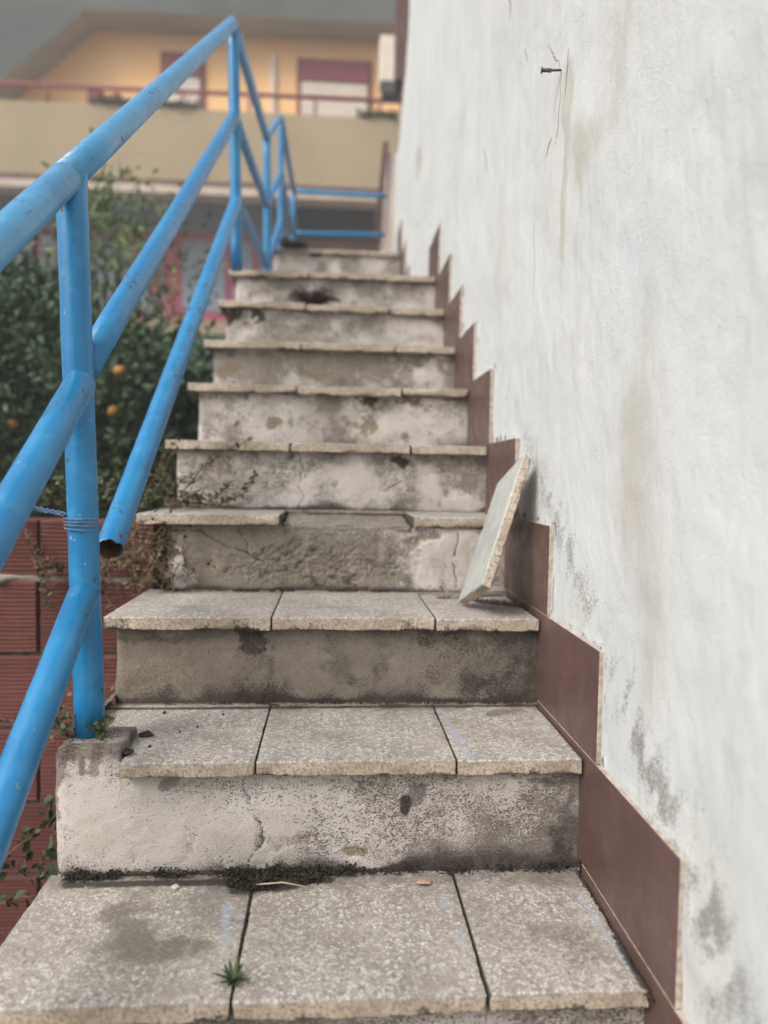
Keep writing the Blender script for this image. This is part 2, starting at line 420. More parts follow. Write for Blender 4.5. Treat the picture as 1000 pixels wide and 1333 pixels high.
def axis_pts(L, res, r=.007):
    n = max(2, int(round((L-2*r)/res)))
    return np.concatenate([[0, r*.3, r*.65], np.linspace(r, L-r, n+1), [L-r*.65, L-r*.3, L]])
def slab_mesh(name, lx, ly, lz, res=.008, rad=.003, seed=0, chip=.006, amp=.0007):
    """slab with rounded, chipped arrises; origin at front-left-bottom"""
    ax = [axis_pts(lx, res), axis_pts(ly, res), axis_pts(lz, .006, .005)]
    V, F = [], []; off = 0
    L = (lx, ly, lz); idx = {}
    pts = []
    def vid(i, j, k):
        key = (i, j, k)
        if key not in idx:
            idx[key] = len(pts); pts.append((ax[0][i], ax[1][j], ax[2][k]))
        return idx[key]
    n = [len(a)-1 for a in ax]
    for k, fl in ((0, 1), (n[2], 0)):
        for i in range(n[0]):
            for j in range(n[1]):
                q = (vid(i, j, k), vid(i+1, j, k), vid(i+1, j+1, k), vid(i, j+1, k)); F.append(q[::-1] if fl else q)
    for j, fl in ((0, 0), (n[1], 1)):
        for i in range(n[0]):
            for k in range(n[2]):
                q = (vid(i, j, k), vid(i+1, j, k), vid(i+1, j, k+1), vid(i, j, k+1)); F.append(q[::-1] if fl else q)
    for i, fl in ((0, 1), (n[0], 0)):
        for j in range(n[1]):
            for k in range(n[2]):
                q = (vid(i, j, k), vid(i, j+1, k), vid(i, j+1, k+1), vid(i, j, k+1)); F.append(q[::-1] if fl else q)
    P = np.array(pts); x, y, z = P.T; s = seed*3.7
    nz = fbm(x*22+s, y*22, z*22, seed, 3); n2 = fbm(x*70+s, y*70, z*70, seed+5, 2)
    r = rad + .0014*n2 + chip*1.3*sst(.60, .70, nz)
    r = np.minimum(r, lz*.48)[:, None]
    lo = r; hi = np.array(L)[None, :]-r
    c = np.clip(P, lo, hi); dv = P-c; ln = np.linalg.norm(dv, axis=1, keepdims=True)
    Q = np.where(ln > 1e-9, c+dv/np.maximum(ln, 1e-9)*r, P)
    nrm = np.where(ln > 1e-9, dv/np.maximum(ln, 1e-9), 0)
    Q = Q + (fbm(x*30+s, y*30, z*30, seed+9, 3)[:, None]-.5)*amp*2*np.array([.6, 1, 1])
    Q[:, 1] += (fbm(x*7+s, z*9, 0, seed+11, 2)-.5)*.003*(y < ly*.5)      # wavy front line
    Q[:, 1] += (n2-.5)*.004*(y < .004)
    me = mesh_np(name, Q, F)
    return me, P, Q
def slab_mask(P, lx, ly, lz, seed, x0, y0, extra=None, back=1.0, side_dark=1.0):
    x, y, z = P.T
    top = (z > lz-.0035)
    edge = 1-sst(lz-.006, lz-.0015, z)
    nz = fbm((x+x0)*12, (y+y0)*12, seed, 3)
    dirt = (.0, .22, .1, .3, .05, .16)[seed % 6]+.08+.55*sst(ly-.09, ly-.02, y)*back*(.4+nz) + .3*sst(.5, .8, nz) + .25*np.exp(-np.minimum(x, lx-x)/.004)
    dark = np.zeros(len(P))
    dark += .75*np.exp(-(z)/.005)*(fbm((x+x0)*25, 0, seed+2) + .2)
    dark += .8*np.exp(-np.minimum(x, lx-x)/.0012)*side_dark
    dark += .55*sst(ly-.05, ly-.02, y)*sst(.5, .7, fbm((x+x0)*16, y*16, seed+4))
    dark += .5*sst(.62, .75, fbm((x+x0)*28, z*28, seed+6))*(z < lz*.8)
    blue = np.zeros(len(P))
    if extra:
        X, Y = x+x0, y+y0
        for kind, pts, w in extra:
            e = np.exp(-(seg_dist(X, Y, pts)/w)**2)*np.where(top, 1, 0)
            if kind == 'b': blue += e*1.7*sst(.25, .6, fbm(X*45, Y*25, 3, 7, 3))
            elif kind == 'k': dark += e
            else: dirt += e*1.2*sst(.35, .7, fbm(X*22, Y*22, 3, 17, 4))
    return np.stack([dirt, blue, edge, dark], -1)

# spots and cracks measured on each riser: kind, x, z, half width, half height, strength
SPOTS = {
 2: [('d', 0.137, -0.509, 0.017, 0.0291, .8), ('d', 0.125, -0.531, 0.0085, 0.0145, 0.9), ('o', 0.046, -0.609, 0.0194, 0.0109, 0.9), ('o', -0.065, -0.589, 0.0315, 0.0121, 0.6), ('o', -0.223, -0.586, 0.0097, 0.0242, 0.5), ('d', -0.12, -0.637, 0.0727, 0.0109, 0.7), ('d', -0.301, -0.643, 0.0727, 0.0109, 0.7), ('d', -0.009, -0.648, 0.0606, 0.0121, 0.9), ('d', 0.241, -0.65, 0.1695, 0.0085, 0.7), ('d', 0.386, -0.588, 0.0266, 0.0727, 0.55), ('d', 0.065, -0.641, 0.1453, 0.0097, 0.8), ('v', -0.247, -0.49, 0.017, 0.0194, 0.9), ('v', -0.372, -0.485, 0.017, 0.017, 0.8), ('v', -0.428, -0.515, 0.0109, 0.0315, 0.9), ('d', -0.108, -0.581, 0.0085, 0.0145, 0.8), ('m', 0.264, -0.567, 0.1453, 0.0727, 0.22), ('p', -0.277, -0.554, 0.1574, 0.0727, 0.35), ('d', -0.199, -0.655, 0.0363, 0.0097, 0.7), ('d', -0.402, -0.651, 0.0363, 0.0073, 0.7), ('o', 0.339, -0.523, 0.0097, 0.0242, 0.35), ('d', 0.18, -0.484, 0.0145, 0.0097, 0.6), ('d', 0.351, -0.495, 0.0484, 0.0085, 0.6)],
 3: [('d', -0.152, -0.331, 0.0209, 0.0209, 0.8), ('d', -0.17, -0.319, 0.0119, 0.0119, 0.7), ('m', -0.047, -0.395, 0.4928, 0.0896, 0.85), ('w', -0.313, -0.38, 0.1344, 0.0747, 0.5), ('d', 0.287, -0.364, 0.1344, 0.0747, 0.3), ('d', 0.35, -0.426, 0.0896, 0.0448, 0.3), ('d', -0.046, -0.456, 0.3883, 0.0105, 0.5), ('d', -0.357, -0.323, 0.0896, 0.0075, 0.5), ('w', -0.002, -0.433, 0.0896, 0.0224, 0.3), ('d', 0.013, -0.38, 0.0299, 0.0448, 0.25)],
 4: [('m', -0.079, -0.223, 0.3448, 0.0907, 1), ('m', -0.24, -0.152, 0.1996, 0.0544, 0.8), ('p', 0.269, -0.21, 0.1089, 0.0907, 0.8), ('o', 0.195, -0.22, 0.0181, 0.0544, 0.3), ('b', 0.215, -0.143, 0.0363, 0.0145, 1), ('b', 0.186, -0.158, 0.0181, 0.0181, 0.7), ('p', -0.353, -0.234, 0.029, 0.0617, 1), ('d', -0.391, -0.208, 0.0181, 0.0907, 0.8), ('d', -0.069, -0.287, 0.2903, 0.0109, 0.7), ('d', -0.187, -0.151, 0.0145, 0.0145, 0.6), ('d', 0.353, -0.246, 0.0181, 0.029, 0.4), ('d', 0.26, -0.238, 0.0073, 0.0254, 0.5), ('h', -0.043, -0.213, 0.2359, 0.0508, 1), ('d', 0.029, -0.158, 0.0218, 0.0073, 0.6)],
 5: [('d', 0.18, 0.038, 0.0185, 0.0164, 1), ('o', 0.205, 0.04, 0.0103, 0.0206, 0.5), ('o', -0.288, 0.007, 0.0247, 0.0247, 0.6), ('d', -0.334, 0.01, 0.0123, 0.0123, 0.8), ('m', -0.294, -0.02, 0.0822, 0.0617, 0.5), ('m', 0.341, 0.002, 0.074, 0.0535, 0.7), ('m', 0.174, 0.019, 0.1028, 0.0411, 0.35), ('d', 0.135, -0.074, 0.2056, 0.0144, 0.45), ('d', -0.081, -0.092, 0.2467, 0.0082, 0.5), ('p', 0.031, -0.024, 0.1234, 0.0514, 0.3), ('p', -0.373, -0.062, 0.0617, 0.0411, 0.3), ('d', 0.435, 0.003, 0.0164, 0.0617, 0.6), ('d', -0.113, 0.043, 0.0206, 0.0062, 0.7), ('p', 0.343, -0.071, 0.0617, 0.0164, 0.4)],
 6: [('d', 0.109, 0.227, 0.0284, 0.0213, 1), ('o', 0.239, 0.23, 0.0378, 0.0142, 0.9), ('d', 0.263, 0.219, 0.0189, 0.0165, 0.8), ('o', 0.108, 0.145, 0.0331, 0.0189, 1), ('o', -0.189, 0.152, 0.0213, 0.0165, 0.9), ('d', -0.133, 0.163, 0.0142, 0.0118, 0.8), ('d', -0.293, 0.155, 0.0095, 0.0095, 0.8), ('d', -0.268, 0.225, 0.0071, 0.0118, 0.8), ('m', 0.021, 0.136, 0.0473, 0.0284, 0.5), ('v', 0.21, 0.119, 0.0189, 0.0165, 0.9), ('m', -0.073, 0.204, 0.1418, 0.0709, 0.2), ('p', 0.245, 0.176, 0.1181, 0.0425, 0.2), ('d', 0.363, 0.214, 0.0236, 0.0709, 0.3), ('o', 0.358, 0.132, 0.0189, 0.0236, 0.5)],
 7: [('o', -0.055, 0.338, 0.0476, 0.0265, 0.9), ('o', -0.373, 0.335, 0.0476, 0.0317, 0.8), ('o', 0.165, 0.352, 0.037, 0.0238, 0.5), ('d', 0.021, 0.322, 0.0265, 0.0159, 0.6), ('m', 0.007, 0.387, 0.3703, 0.0529, 0.45), ('p', 0.324, 0.356, 0.0661, 0.0317, 0.4), ('o', 0.179, 0.334, 0.0212, 0.0159, 0.5), ('d', -0.355, 0.39, 0.0132, 0.0132, 0.6)],
 8: [('d', -0.404, 0.586, 0.0323, 0.0264, 1), ('d', -0.307, 0.595, 0.0264, 0.0264, 1), ('m', 0.006, 0.573, 0.235, 0.0411, 0.3), ('p', 0.356, 0.555, 0.0588, 0.0235, 0.3), ('d', 0.065, 0.523, 0.0235, 0.0118, 0.7), ('d', 0.034, 0.625, 0.0588, 0.0088, 0.4)],
 9: [('d', -0.342, 0.791, 0.0258, 0.0258, 0.5), ('m', 0.036, 0.772, 0.2906, 0.0323, 0.3), ('o', -0.326, 0.745, 0.0194, 0.0194, 0.4), ('d', 0.244, 0.738, 0.0646, 0.0097, 0.5)],
 12: [('d', -0.171, 1.415, 0.0512, 0.041, 0.6)],
}
CRACKS = {
 2: [[(-0.1358, -0.4833), (-0.1331, -0.5119), (-0.1109, -0.556), (-0.1057, -0.5874), (-0.1261, -0.6185)]],
 5: [[(-0.0967, 0.059), (-0.084, 0.0145), (-0.0915, -0.0367), (-0.079, -0.0631), (-0.0949, -0.092)], [(0.1841, 0.0399), (0.1913, -0.0114), (0.1585, -0.0264), (0.134, -0.0433)]],
 4: [[(-0.3785, -0.1356), (-0.3079, -0.1383), (-0.2402, -0.179), (-0.2009, -0.1876)], [(-0.2228, -0.1337), (-0.2047, -0.1605), (-0.2009, -0.1912), (-0.1595, -0.2144)], [(0.3, -0.127), (0.2864, -0.1824), (0.292, -0.2655)]],
 6: [[(-0.1504, 0.2439), (-0.1358, 0.1792)]],
 8: [[(-0.2677, 0.6074), (-0.2638, 0.5077)], [(0.0487, 0.6174), (0.064, 0.5605), (0.0937, 0.524)]],
 9: [[(-0.2955, 0.8078), (-0.279, 0.7211)]],
 7: [[(-0.1623, 0.4207), (-0.169, 0.33)]],
}


riser_shared = {}
def riser(k):
    D, zt = STEP[k]; zb = STEP[k-1][1]; top = zt-.0235
    near = 1 <= k <= 9
    res = .0026 if k in (2, 3, 4, 5) else (.0034 if k in (6, 7, 8, 9) else .012)
    yf = D+.022
    xl = {2: -.432, 3: -.420, 4: -.405, 5: -.414, 6: -.414}.get(k, -.415); xr = XR+.008
    Rc = .022
    Lf = xr-xl-Rc; La = Rc*math.pi/2; Ls = .30
    if k in (4,): Ls = .2
    s = np.arange(0, Lf+La+Ls, res); nc = len(s)
    if not near: nc = len(s)
    zz = np.linspace(zb-.004, top, max(6, int((top-zb)/res)))
    Sg, Z = np.meshgrid(s, zz)
    th = np.clip((Sg-Lf)/Rc, 0, math.pi/2)
    X = np.where(Sg < Lf, xr-Sg, xl+Rc-Rc*np.sin(th))
    Y = np.where(Sg < Lf, yf, np.where(Sg < Lf+La, yf+Rc-Rc*np.cos(th), yf+Rc+(Sg-Lf-La)))
    NX = -np.sin(th); NY = -np.cos(th)
    f1 = fbm(Sg*14, Z*14, 0, k*13, 4); f2 = fbm(Sg*60, Z*60, 0, k*17, 4); f3 = fbm(Sg*5, Z*5, 0, k*19, 2)
    H = (f1-.5)*.006+(f3-.5)*.008+(f2-.5)*.0022
    base = {2: .86, 3: .30, 4: .42, 5: .74, 6: .66, 7: .52, 8: .64, 9: .68, 12: .62}.get(k, .5)
    P = base+(f1-.5)*(1.25 if k > 4 else .8)
    Dm = np.zeros_like(P); O = np.zeros_like(P); Vv = np.zeros_like(P)
    hb = (Z-zb); ht = (top-Z)
    wob = fbm(Sg*9, 0*Z, 0, k*3, 3)
    if near or k == 12:
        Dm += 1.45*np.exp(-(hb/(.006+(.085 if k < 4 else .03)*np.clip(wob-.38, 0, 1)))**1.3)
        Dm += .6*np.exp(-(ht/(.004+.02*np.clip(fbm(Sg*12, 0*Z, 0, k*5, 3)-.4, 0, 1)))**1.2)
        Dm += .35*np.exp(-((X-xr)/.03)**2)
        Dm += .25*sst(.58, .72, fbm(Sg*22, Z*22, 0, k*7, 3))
    for t, x, z, rx, rz, st in SPOTS.get(k, []):
        wx = X+(fbm(X*50, Z*50, 0, 3, 4)-.5)*min(rx, .03)*2.6; wz = Z+(fbm(X*50, Z*50, 0, 31, 4)-.5)*min(rz, .03)*2.6
        q = np.sqrt(((wx-x)/rx)**2+((wz-z)/rz)**2)
        e = (1-sst(.55, 1.35, q))*st
        e = e*(Sg < Lf+La)
        if t == 'd': Dm += e*(1.7 if st > .85 else .95) 
        elif t == 'o': O = np.maximum(O, e); H -= e*.0025
        elif t == 'b': O = np.maximum(O, e*.8); Vv = np.maximum(Vv, e*.35); H -= e*.004
        elif t == 'v': Vv = np.maximum(Vv, e)
        elif t == 'm': P -= e*.75; H -= e*.002
        elif t in 'pw': P += e*.75; H += e*.0015
        elif t == 'h': H += e*((fbm(X*45, Z*60, 0, 77, 3)-.5)*.008+(fbm(X*190, Z*210, 0, 79, 3)-.5)*.010-.003); Dm += e*(.16+.6*sst(.48, .7, fbm(X*60, Z*90, 0, 78, 4)))
    for xj in (XJ1, XJ2):
        Dm += .65*np.exp(-((X-xj-(f1-.5)*.02)/.007)**2)*np.exp(-ht/.045)*sst(.3, .6, fbm(X*30, Z*20, 0, k, 3))*(Sg < Lf)
    if k == 2:                                  # paint pitted by mildew more and more towards the wall
        P -= .17*sst(-.15, .3, X)+.18*sst(.28, .4, X); Dm += .12*sst(0, .4, X)+.30*(1-sst(0, .06, hb))
    if k == 3: Dm += .36+.14*sst(-.2, .2, X); P += .12; O += .52-.25*sst(-.3, .2, X)
    if k == 4:                                  # broken left end with a paler lump
        e = 1-sst(.0, .10, Sg-0*Sg if False else (X-xl)*1.0)
        H += e*((fbm(X*30, Z*30, 0, 55, 4)-.62)*.05); Dm += e*.38
        lp = 1-sst(.6, 1.2, np.sqrt(((X+.365+(f2-.5)*.03)/.024)**2+((Z+.235+(f2-.5)*.04)/.055)**2))
        P += lp*.9; Dm -= lp*.5; H += lp*.010; O += .8*(1-sst(.6, 1.3, np.sqrt(((X+.385+(f2-.5)*.03)/.02)**2+((Z+.268)/.022)**2)))
        Z = Z-.012*sst(top-.03, top, Z)*(X > -.12)*(X < .185)*fbm(X*30, 0*X, 0, 66, 3)*1.3
        step = sst(.11, .13, X+.012*(f1-.5)*4)  # the painted right part stands proud of bare mortar
        H += step*.010-(1-step)*.004; P += step*.25
    if k in (5, 6, 7, 8, 9):
        H -= .0012*sst(.5, .8, f1)
    for pts in CRACKS.get(k, []):
        dd = seg_dist(X+(f2-.5)*.012, Z+(f2-.5)*.004, pts)
        e = np.exp(-(dd/.0013)**2)*sst(.25, .5, fbm(X*60, Z*60, 0, 9, 2)+.1); H -= e*.003; Dm += e*1.3*(Sg < Lf)
    if k == 2:
        left = (X < -.329); R2 = .019; ztb = -.4325
        Z = np.where(left, zb-.004+(Z-zb+.004)*((ztb-R2)-(zb-.004))/(top-(zb-.004)), Z)
        rows = []
        for q in list(np.linspace(0, math.pi/2, 9)[1:]):
            ins = R2*(1-math.cos(q)); l0 = left[-1]
            xr_ = np.where(l0, X[-1]-NX[-1]*ins, X[-1]); yr_ = np.where(l0, Y[-1]-NY[-1]*ins, Y[-1]+ins)
            rows.append((xr_, yr_, np.where(l0, ztb-R2+R2*math.sin(q), Z[-1])))
        ex = lambda A, i: np.concatenate([A, np.stack([r[i] for r in rows])])
        rp = lambda A: np.concatenate([A, np.repeat(A[-1:], len(rows), 0)])
        X, Y, Z = ex(X, 0), ex(Y, 1), ex(Z, 2); NX, NY, H, P, Dm, O, Vv = map(rp, (NX, NY, H, P, Dm, O, Vv))
        up_ = sst(-.462, -.436, Z)*(X < -.329); P -= up_*.5; Dm += .18*up_
        Vv = Vv+sst(.45, .6, fbm(X*35+Y*20, Z*12, 0, 88, 3))*sst(-.50, -.462, Z)*(X < -.325)*(1-up_*.6)
    V = np.stack([X+NX*H, Y+NY*H, Z], -1).reshape(-1, 3)
    me = mesh_np('riser', V, grid_faces(*X.shape, flip=True))
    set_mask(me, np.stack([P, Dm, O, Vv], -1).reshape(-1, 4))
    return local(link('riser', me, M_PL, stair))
for k in STEP:
    if k > -3: riser(k)

# concrete body of each step, just behind the plaster
for k, (D, z) in STEP.items():
    nxt = STEP[k+1][0] if k+1 in STEP else DEND
    b = MB(); b.box(-.392, XR+.004, D+.046 if k > -3 else D, nxt+.045 if k+1 in STEP else DEND, ZG-.05, z-.026)
    local(b.build('step_core', M_CORE, stair))

tread_cfg = {}
EX = {1: [('b', [(-.112, 1.13), (-.125, 1.07)], .008), ('b', [(-.150, 1.10), (-.139, 1.0)], .007), ('b', [(.173, 1.114), (.184, 1.0)], .006), ('b', [(.385, 1.12), (.398, .93)], .006),
          ('k', [(-.14, 1.14), (-.06, 1.15)], .018), ('d', [(-.28, 1.08), (-.20, 1.02)], .06), ('k', [(-.40, 1.165), (.0, 1.165)], .012), ('k', [(-.118, .93), (-.118, 1.16)], .0015), ('k', [(.402, .90), (.404, 1.0)], .008)],
      2: [('b', [(.216, 1.38), (.226, 1.18)], .009), ('k', [(-.40, 1.44), (.4, 1.45)], .009), ('k', [(-.335, 1.2), (-.33, 1.30)], .014), ('d', [(.30, 1.40), (.40, 1.42)], .02)],
      3: [('k', [(.33, 1.66), (.40, 1.60)], .03), ('k', [(.25, 1.7), (.4, 1.74)], .02)]}
def tread(k):
    D, z = STEP[k]
    nxt = STEP[k+1][0] if k+1 in STEP else DEND
    x0 = {2: -.325, 3: -.432, 4: -.452}.get(k, -.440)
    cuts = [x0, XJ1, XJ2, XR]
    if k == 4: cuts = [x0, -.124, .187, XR]
    ly = nxt+.03-D
    if k == 9: ly = .31
    if k == 12: ly = .40
    near = k in (1, 2, 3)
    for i in range(3):
        if k == 4 and i == 1: continue
        a, b = cuts[i]+(.0009 if i else 0), cuts[i+1]-(.0009 if i < 2 else 0)
        seed = k*5+i+20
        lz = .0245+rnd.uniform(-.001, .0015)
        rad_ = .0013
        ch = {1: .004, 2: .004, 3: .008}.get(k, .010)
        me, P, Q = slab_mesh('tread_tile', b-a, ly, lz, .006 if near else .012, rad_, seed, ch)
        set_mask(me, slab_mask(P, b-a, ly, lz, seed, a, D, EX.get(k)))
        if k == 2 and i == 0:                   # cut round the concrete that holds the post
            Q = Q.copy(); Q[:, 0] -= .104*sst(.062, .100, P[:, 1])*np.clip(1-P[:, 0]/.14, 0, 1)
            me.vertices.foreach_set('co', Q.astype(np.float32).ravel()); me.update()
        o = link('tread_tile', me, M_TZ, stair)
        tilt = rnd.uniform(-.004, .004)
        o.location = (a, D+rnd.uniform(-.0025, .0025), z-lz+rnd.uniform(-.0012, .0012))
        o.rotation_euler = (rnd.uniform(-.004, .004), tilt, 0)
        if k == 8: o.location.z += (.004, 0, -.004)[i]
        local(o)
for k in STEP: tread(k)
# landings paved behind the nosing tiles
for (y0, y1, z) in ((3.455, 4.49, .827), (5.4, DEND, 1.46)):
    for i, (a, b) in enumerate(((-.44, XJ1), (XJ1, XJ2), (XJ2, XR))):
        y = y0
        while y < y1-.02:
            e = min(y+.32, y1)
            me, P, Q = slab_mesh('tread_tile', b-a-.004, e-y-.004, .024, .03, .0022, int(y*10)+i, .003)
            set_mask(me, slab_mask(P, b-a, e-y, .024, i, a, y))
            o = link('tread_tile', me, M_TZ, stair); o.location = (a+.002, y+.002, z-.024); local(o); y = e
# bare mortar bed where a tread tile has gone
me, P, Q = slab_mesh('mortar_bed', .305, .235, .024, .004, .004, 91, .012, .0035)
Q2 = Q.copy(); Q2[:, 2] += (P[:, 1]/.235)*.020+(fbm(P[:, 0]*30, P[:, 1]*30, 0, 5, 4)-.5)*.010*(P[:, 2] > .01)
me.vertices.foreach_set('co', Q2.astype(np.float32).ravel())
mk = np.zeros((len(P), 4)); mk[:, 0] = .30; mk[:, 1] = .25+.35*sst(.1, .235, P[:, 1])+.7*np.exp(-P[:, 2]/.006); set_mask(me, mk)
o = link('mortar_bed', me, M_PL, stair); o.location = (-.120, 1.790, -.1475); local(o)
# top of the concrete end that carries the first railing post
me, P, Q = slab_mesh('end_block', .094, .095, .03, .006, .006, 61, .004, .0020)
mk = np.zeros((len(P), 4)); n_ = fbm(P[:, 0]*40, P[:, 1]*40, P[:, 2]*40, 8, 4)
mk[:, 0] = .42; mk[:, 1] = .2+.35*sst(.45, .65, n_)+.4*sst(.075, .094, P[:, 0])
set_mask(me, mk)
o = link('end_block', me, M_PL, stair); o.location = (-.4215, 1.198, -.4632); local(o)

# ------------------------------------------------------------------ white wall with brown skirting tiles
wall = thing('stucco_wall', 'tall whitewashed rough stucco wall with mildew, rising along the right of the stairs', 'wall', (.418, .9, ZG))
XW = .418
def wall_x(D, z):
    return XW+.075*sst(2.0, 3.4, z)*sst(2.5, 5.4, D)
d0 = np.concatenate([np.linspace(-1.2, .5, 18)[:-1], np.exp(np.linspace(math.log(.5), math.log(5.6), 480))])
z0 = np.concatenate([np.linspace(ZG-.05, -.8, 40)[:-1], np.linspace(-.8, 1.4, 400)[:-1], np.linspace(1.4, 4.6, 120)])
Dg, Zg = np.meshgrid(d0, z0)
f1 = fbm(Dg*4, Zg*4, 0, 201, 4); f2 = fbm(Dg*18, Zg*12, 0, 203, 4); f3 = fbm(Dg*45, Zg*30, 0, 205, 4)
Hh = (f1-.5)*.016+(f2-.5)*.005+(f3-.5)*.0022
sk = Zg-(-.44+.649*(Dg-.8315))                         # height above the skirting line
low = 1-sst(-.02, .25, sk)
fs = fbm(Dg*38+Zg*22, Zg*16-Dg*9, 0, 221, 4)
mil = .92*np.exp(-(np.abs(sk-.005)/.075)**1.5)*(.25+.75*sst(.36, .62, fs))*(1-sst(1.2, 2.6, Dg)*.7)
mil += .95*(1-sst(.70, .93, Dg-(Zg+.44)*.35+(f1-.5)*.25))*(1-sst(-.06, .04, sk+.1+(f2-.5)*.2))*(.15+.85*sst(.32, .64, fs))
mil += .55*np.exp(-(seg_dist(Dg, Zg, [(1.03, -.27), (.98, -.36), (.90, -.40)])/.03)**2)*sst(.35, .65, fs)
mil += .55*np.exp(-(seg_dist(Dg, Zg, [(.80, -.40), (.765, -.50), (.74, -.62)])/.045)**2)*(.3+.9*sst(.35, .65, fs))
mil += .35*np.exp(-(seg_dist(Dg, Zg, [(1.53, 0), (1.40, -.08), (1.28, -.14)])/.05)**2)*sst(.4, .6, f3)
warm = .25*np.exp(-(seg_dist(Dg, Zg, [(.93, -.25), (.94, -.07), (.97, .10)])/.045)**2)
warm += .7*np.exp(-(seg_dist(Dg, Zg, [(1.16, .72), (1.18, .58), (1.30, .56), (1.40, .70)])/.05)**2)*sst(.3, .6, f1)
warm += .8*np.exp(-(seg_dist(Dg, Zg, [(1.40, .76), (1.395, .6), (1.40, .45)])/.022)**2)+.4*np.exp(-(seg_dist(Dg, Zg, [(1.02, .25), (1.03, -.05)])/.05)**2)
for y_, za, zb_, w_, st_ in ((1.415, .80, .35, .018, .8), (1.12, 1.1, .55, .05, .5), (.98, .35, -.2, .045, .30), (.93, -.05, -.34, .04, .4), (1.9, 1.6, .4, .06, .35), (.80, .45, .0, .02, .4), (2.6, 2.4, 1.0, .08, .3), (1.27, .62, .1, .02, .35)):
    warm += st_*np.exp(-((Dg-y_-(f1-.5)*.16-(f2-.5)*.05)/w_)**2)*sst(zb_-.1, zb_+.1, Zg)*(1-sst(za-.12, za, Zg))*(.5+fbm(Dg*60, Zg*6, 0, 215, 3))
warm += .3*sst(.5, .75, f1)
blu = .7*np.exp(-(seg_dist(Dg, Zg, [(.985, .23), (1.05, .30), (1.22, .48)])/.05)**2)+.5*sst(.55, .7, fbm(Dg*5, Zg*3, 0, 211, 3))+.5*np.exp(-(seg_dist(Dg, Zg, [(.73, .05), (.74, -.12)])/.05)**2)
dk = np.zeros_like(Dg)
q = ((Dg-4.03-(Zg-1.64)*.8+(f3-.5)*.25)/.17)**2+((Zg-1.64+(f3-.5)*.06)/.10)**2
pe = 1-sst(.6, 1.1, q); warm += pe*1.6; Hh -= pe*.006; dk += pe*.22
SKT = [(-2, .26, -.81), (-1, .545, -.63), (0, .555+.0, -.628)]
SKT = [(-1, .262, -.81), (0, .547, -.622), (1, .8315, -.440), (2, 1.1158, -.263), (3, 1.4006, -.090), (4, 1.6889, .090), (5, 1.985, .287), (6, 2.2444, .459), (7, 2.5095, .6275), (8, 2.7651, .811), (9, 3.0735, 1.016),
       (10, 4.36, 1.21), (11, 4.63, 1.42), (12, 4.91, 1.65)]
for n, y0, zt in SKT:                                   # broken plaster lip round each skirting tile
    L = .335
    e = np.exp(-(seg_dist(Dg, Zg, [(y0-.014, zt-.19), (y0-.014, zt+.004), (y0+L*.85, zt+.010)])/.007)**2)
    dk += e*.62*sst(.42, .6, f3)*(1 if n > 1 else .8); Hh += e*.004*(f3-.2)
dk += .5*sst(.60, .68, f3)*(1-sst(0, .16, sk))*sst(1.2, 2.0, Dg)
Xg = wall_x(Dg, Zg)-Hh*.8
me = mesh_np('stucco_face', np.stack([Xg, Dg, Zg], -1).reshape(-1, 3), grid_faces(*Dg.shape))
set_mask(me, np.stack([mil, warm, blu, dk], -1).reshape(-1, 4))
local(link('stucco_face', me, M_WH, wall), wall)
b = MB()
zs = list(np.linspace(ZG-.05, 4.6, 24))
me = mesh_np('wall_core', [(wall_x(5.6, z)+(.012 if i == 0 else .35), y, z) for z in zs for i, y in ((0, 5.59), (1, 5.59), (1, -1.2), (0, -1.2))] , [(r*4+i, r*4+i+1, (r+1)*4+i+1, (r+1)*4+i) for r in range(len(zs)-1) for i in (0, 1, 2)], False)
set_mask(me, np.zeros((len(me.vertices), 4)))
local(link('wall_core', me, M_WH, wall), wall)

def bevel_box(x0, x1, y0, y1, z0, z1, bv=.001):
    b = MB(); b.box(x0, x1, y0, y1, z0, z1); return b
for n, y0, zt in SKT:
    L = {9: .33, 12: .335}.get(n, .62)
    prv = [q for q in SKT if q[0] == n-1]
    h = zt-prv[0][2]-.0012 if prv and n != 10 else .181
    b = MB(); b.box(.4085, .4215, y0, y0+L, zt-h, zt)
    o = b.build('skirting_tile', [M_GLAZE, M_BISC], wall)
    for p in o.data.polygons:
        p.material_index = 0 if p.normal.x < -.5 else 1
    m = o.modifiers.new('bevel', 'BEVEL'); m.width = .0011; m.segments = 2
    if n == 0: 
        for v in o.data.vertices: v.co.y += 0
    local(o, wall)
# open cracks and the lifted edges of flaking paint
for i, (pts, w) in enumerate((([(1.545, .876), (1.51, .845), (1.49, .821), (1.462, .80), (1.447, .775)], .0008), ([(1.437, .765), (1.448, .70), (1.462, .66), (1.472, .645)], .0007), ([(1.496, .67), (1.515, .662), (1.537, .642)], .0011), ([(1.40, .79), (1.405, .75), (1.42, .70)], .0008), ([(2.2, .95), (2.16, .9), (2.15, .85)], .0013), ([(1.93, 1.21), (1.90, 1.17), (1.905, 1.13)], .0013), ([(1.75, .98), (1.72, .93)], .0012), ([(1.62, .55), (1.60, .44), (1.61, .36)], .0005))):
    fine = []
    for (a, b2), (c, d2) in zip(pts[:-1], pts[1:]):
        for q in range(6):
            f = q/6; y = a+(c-a)*f; z = b2+(d2-b2)*f; y += (float(vn(y*150, z*150, i, 5))-.5)*.008
            col = int(np.argmin(np.abs(d0-y))); row = int(np.argmin(np.abs(z0-z)))
            fine.append((float(Xg[row, col])-.0001, y, z))
    local(MB().tube(fine, [w*(.25+.75*math.sin(math.pi*(k+.5)/len(fine))) for k in range(len(fine))], 5).build('crack', M_CRACK, wall), wall)
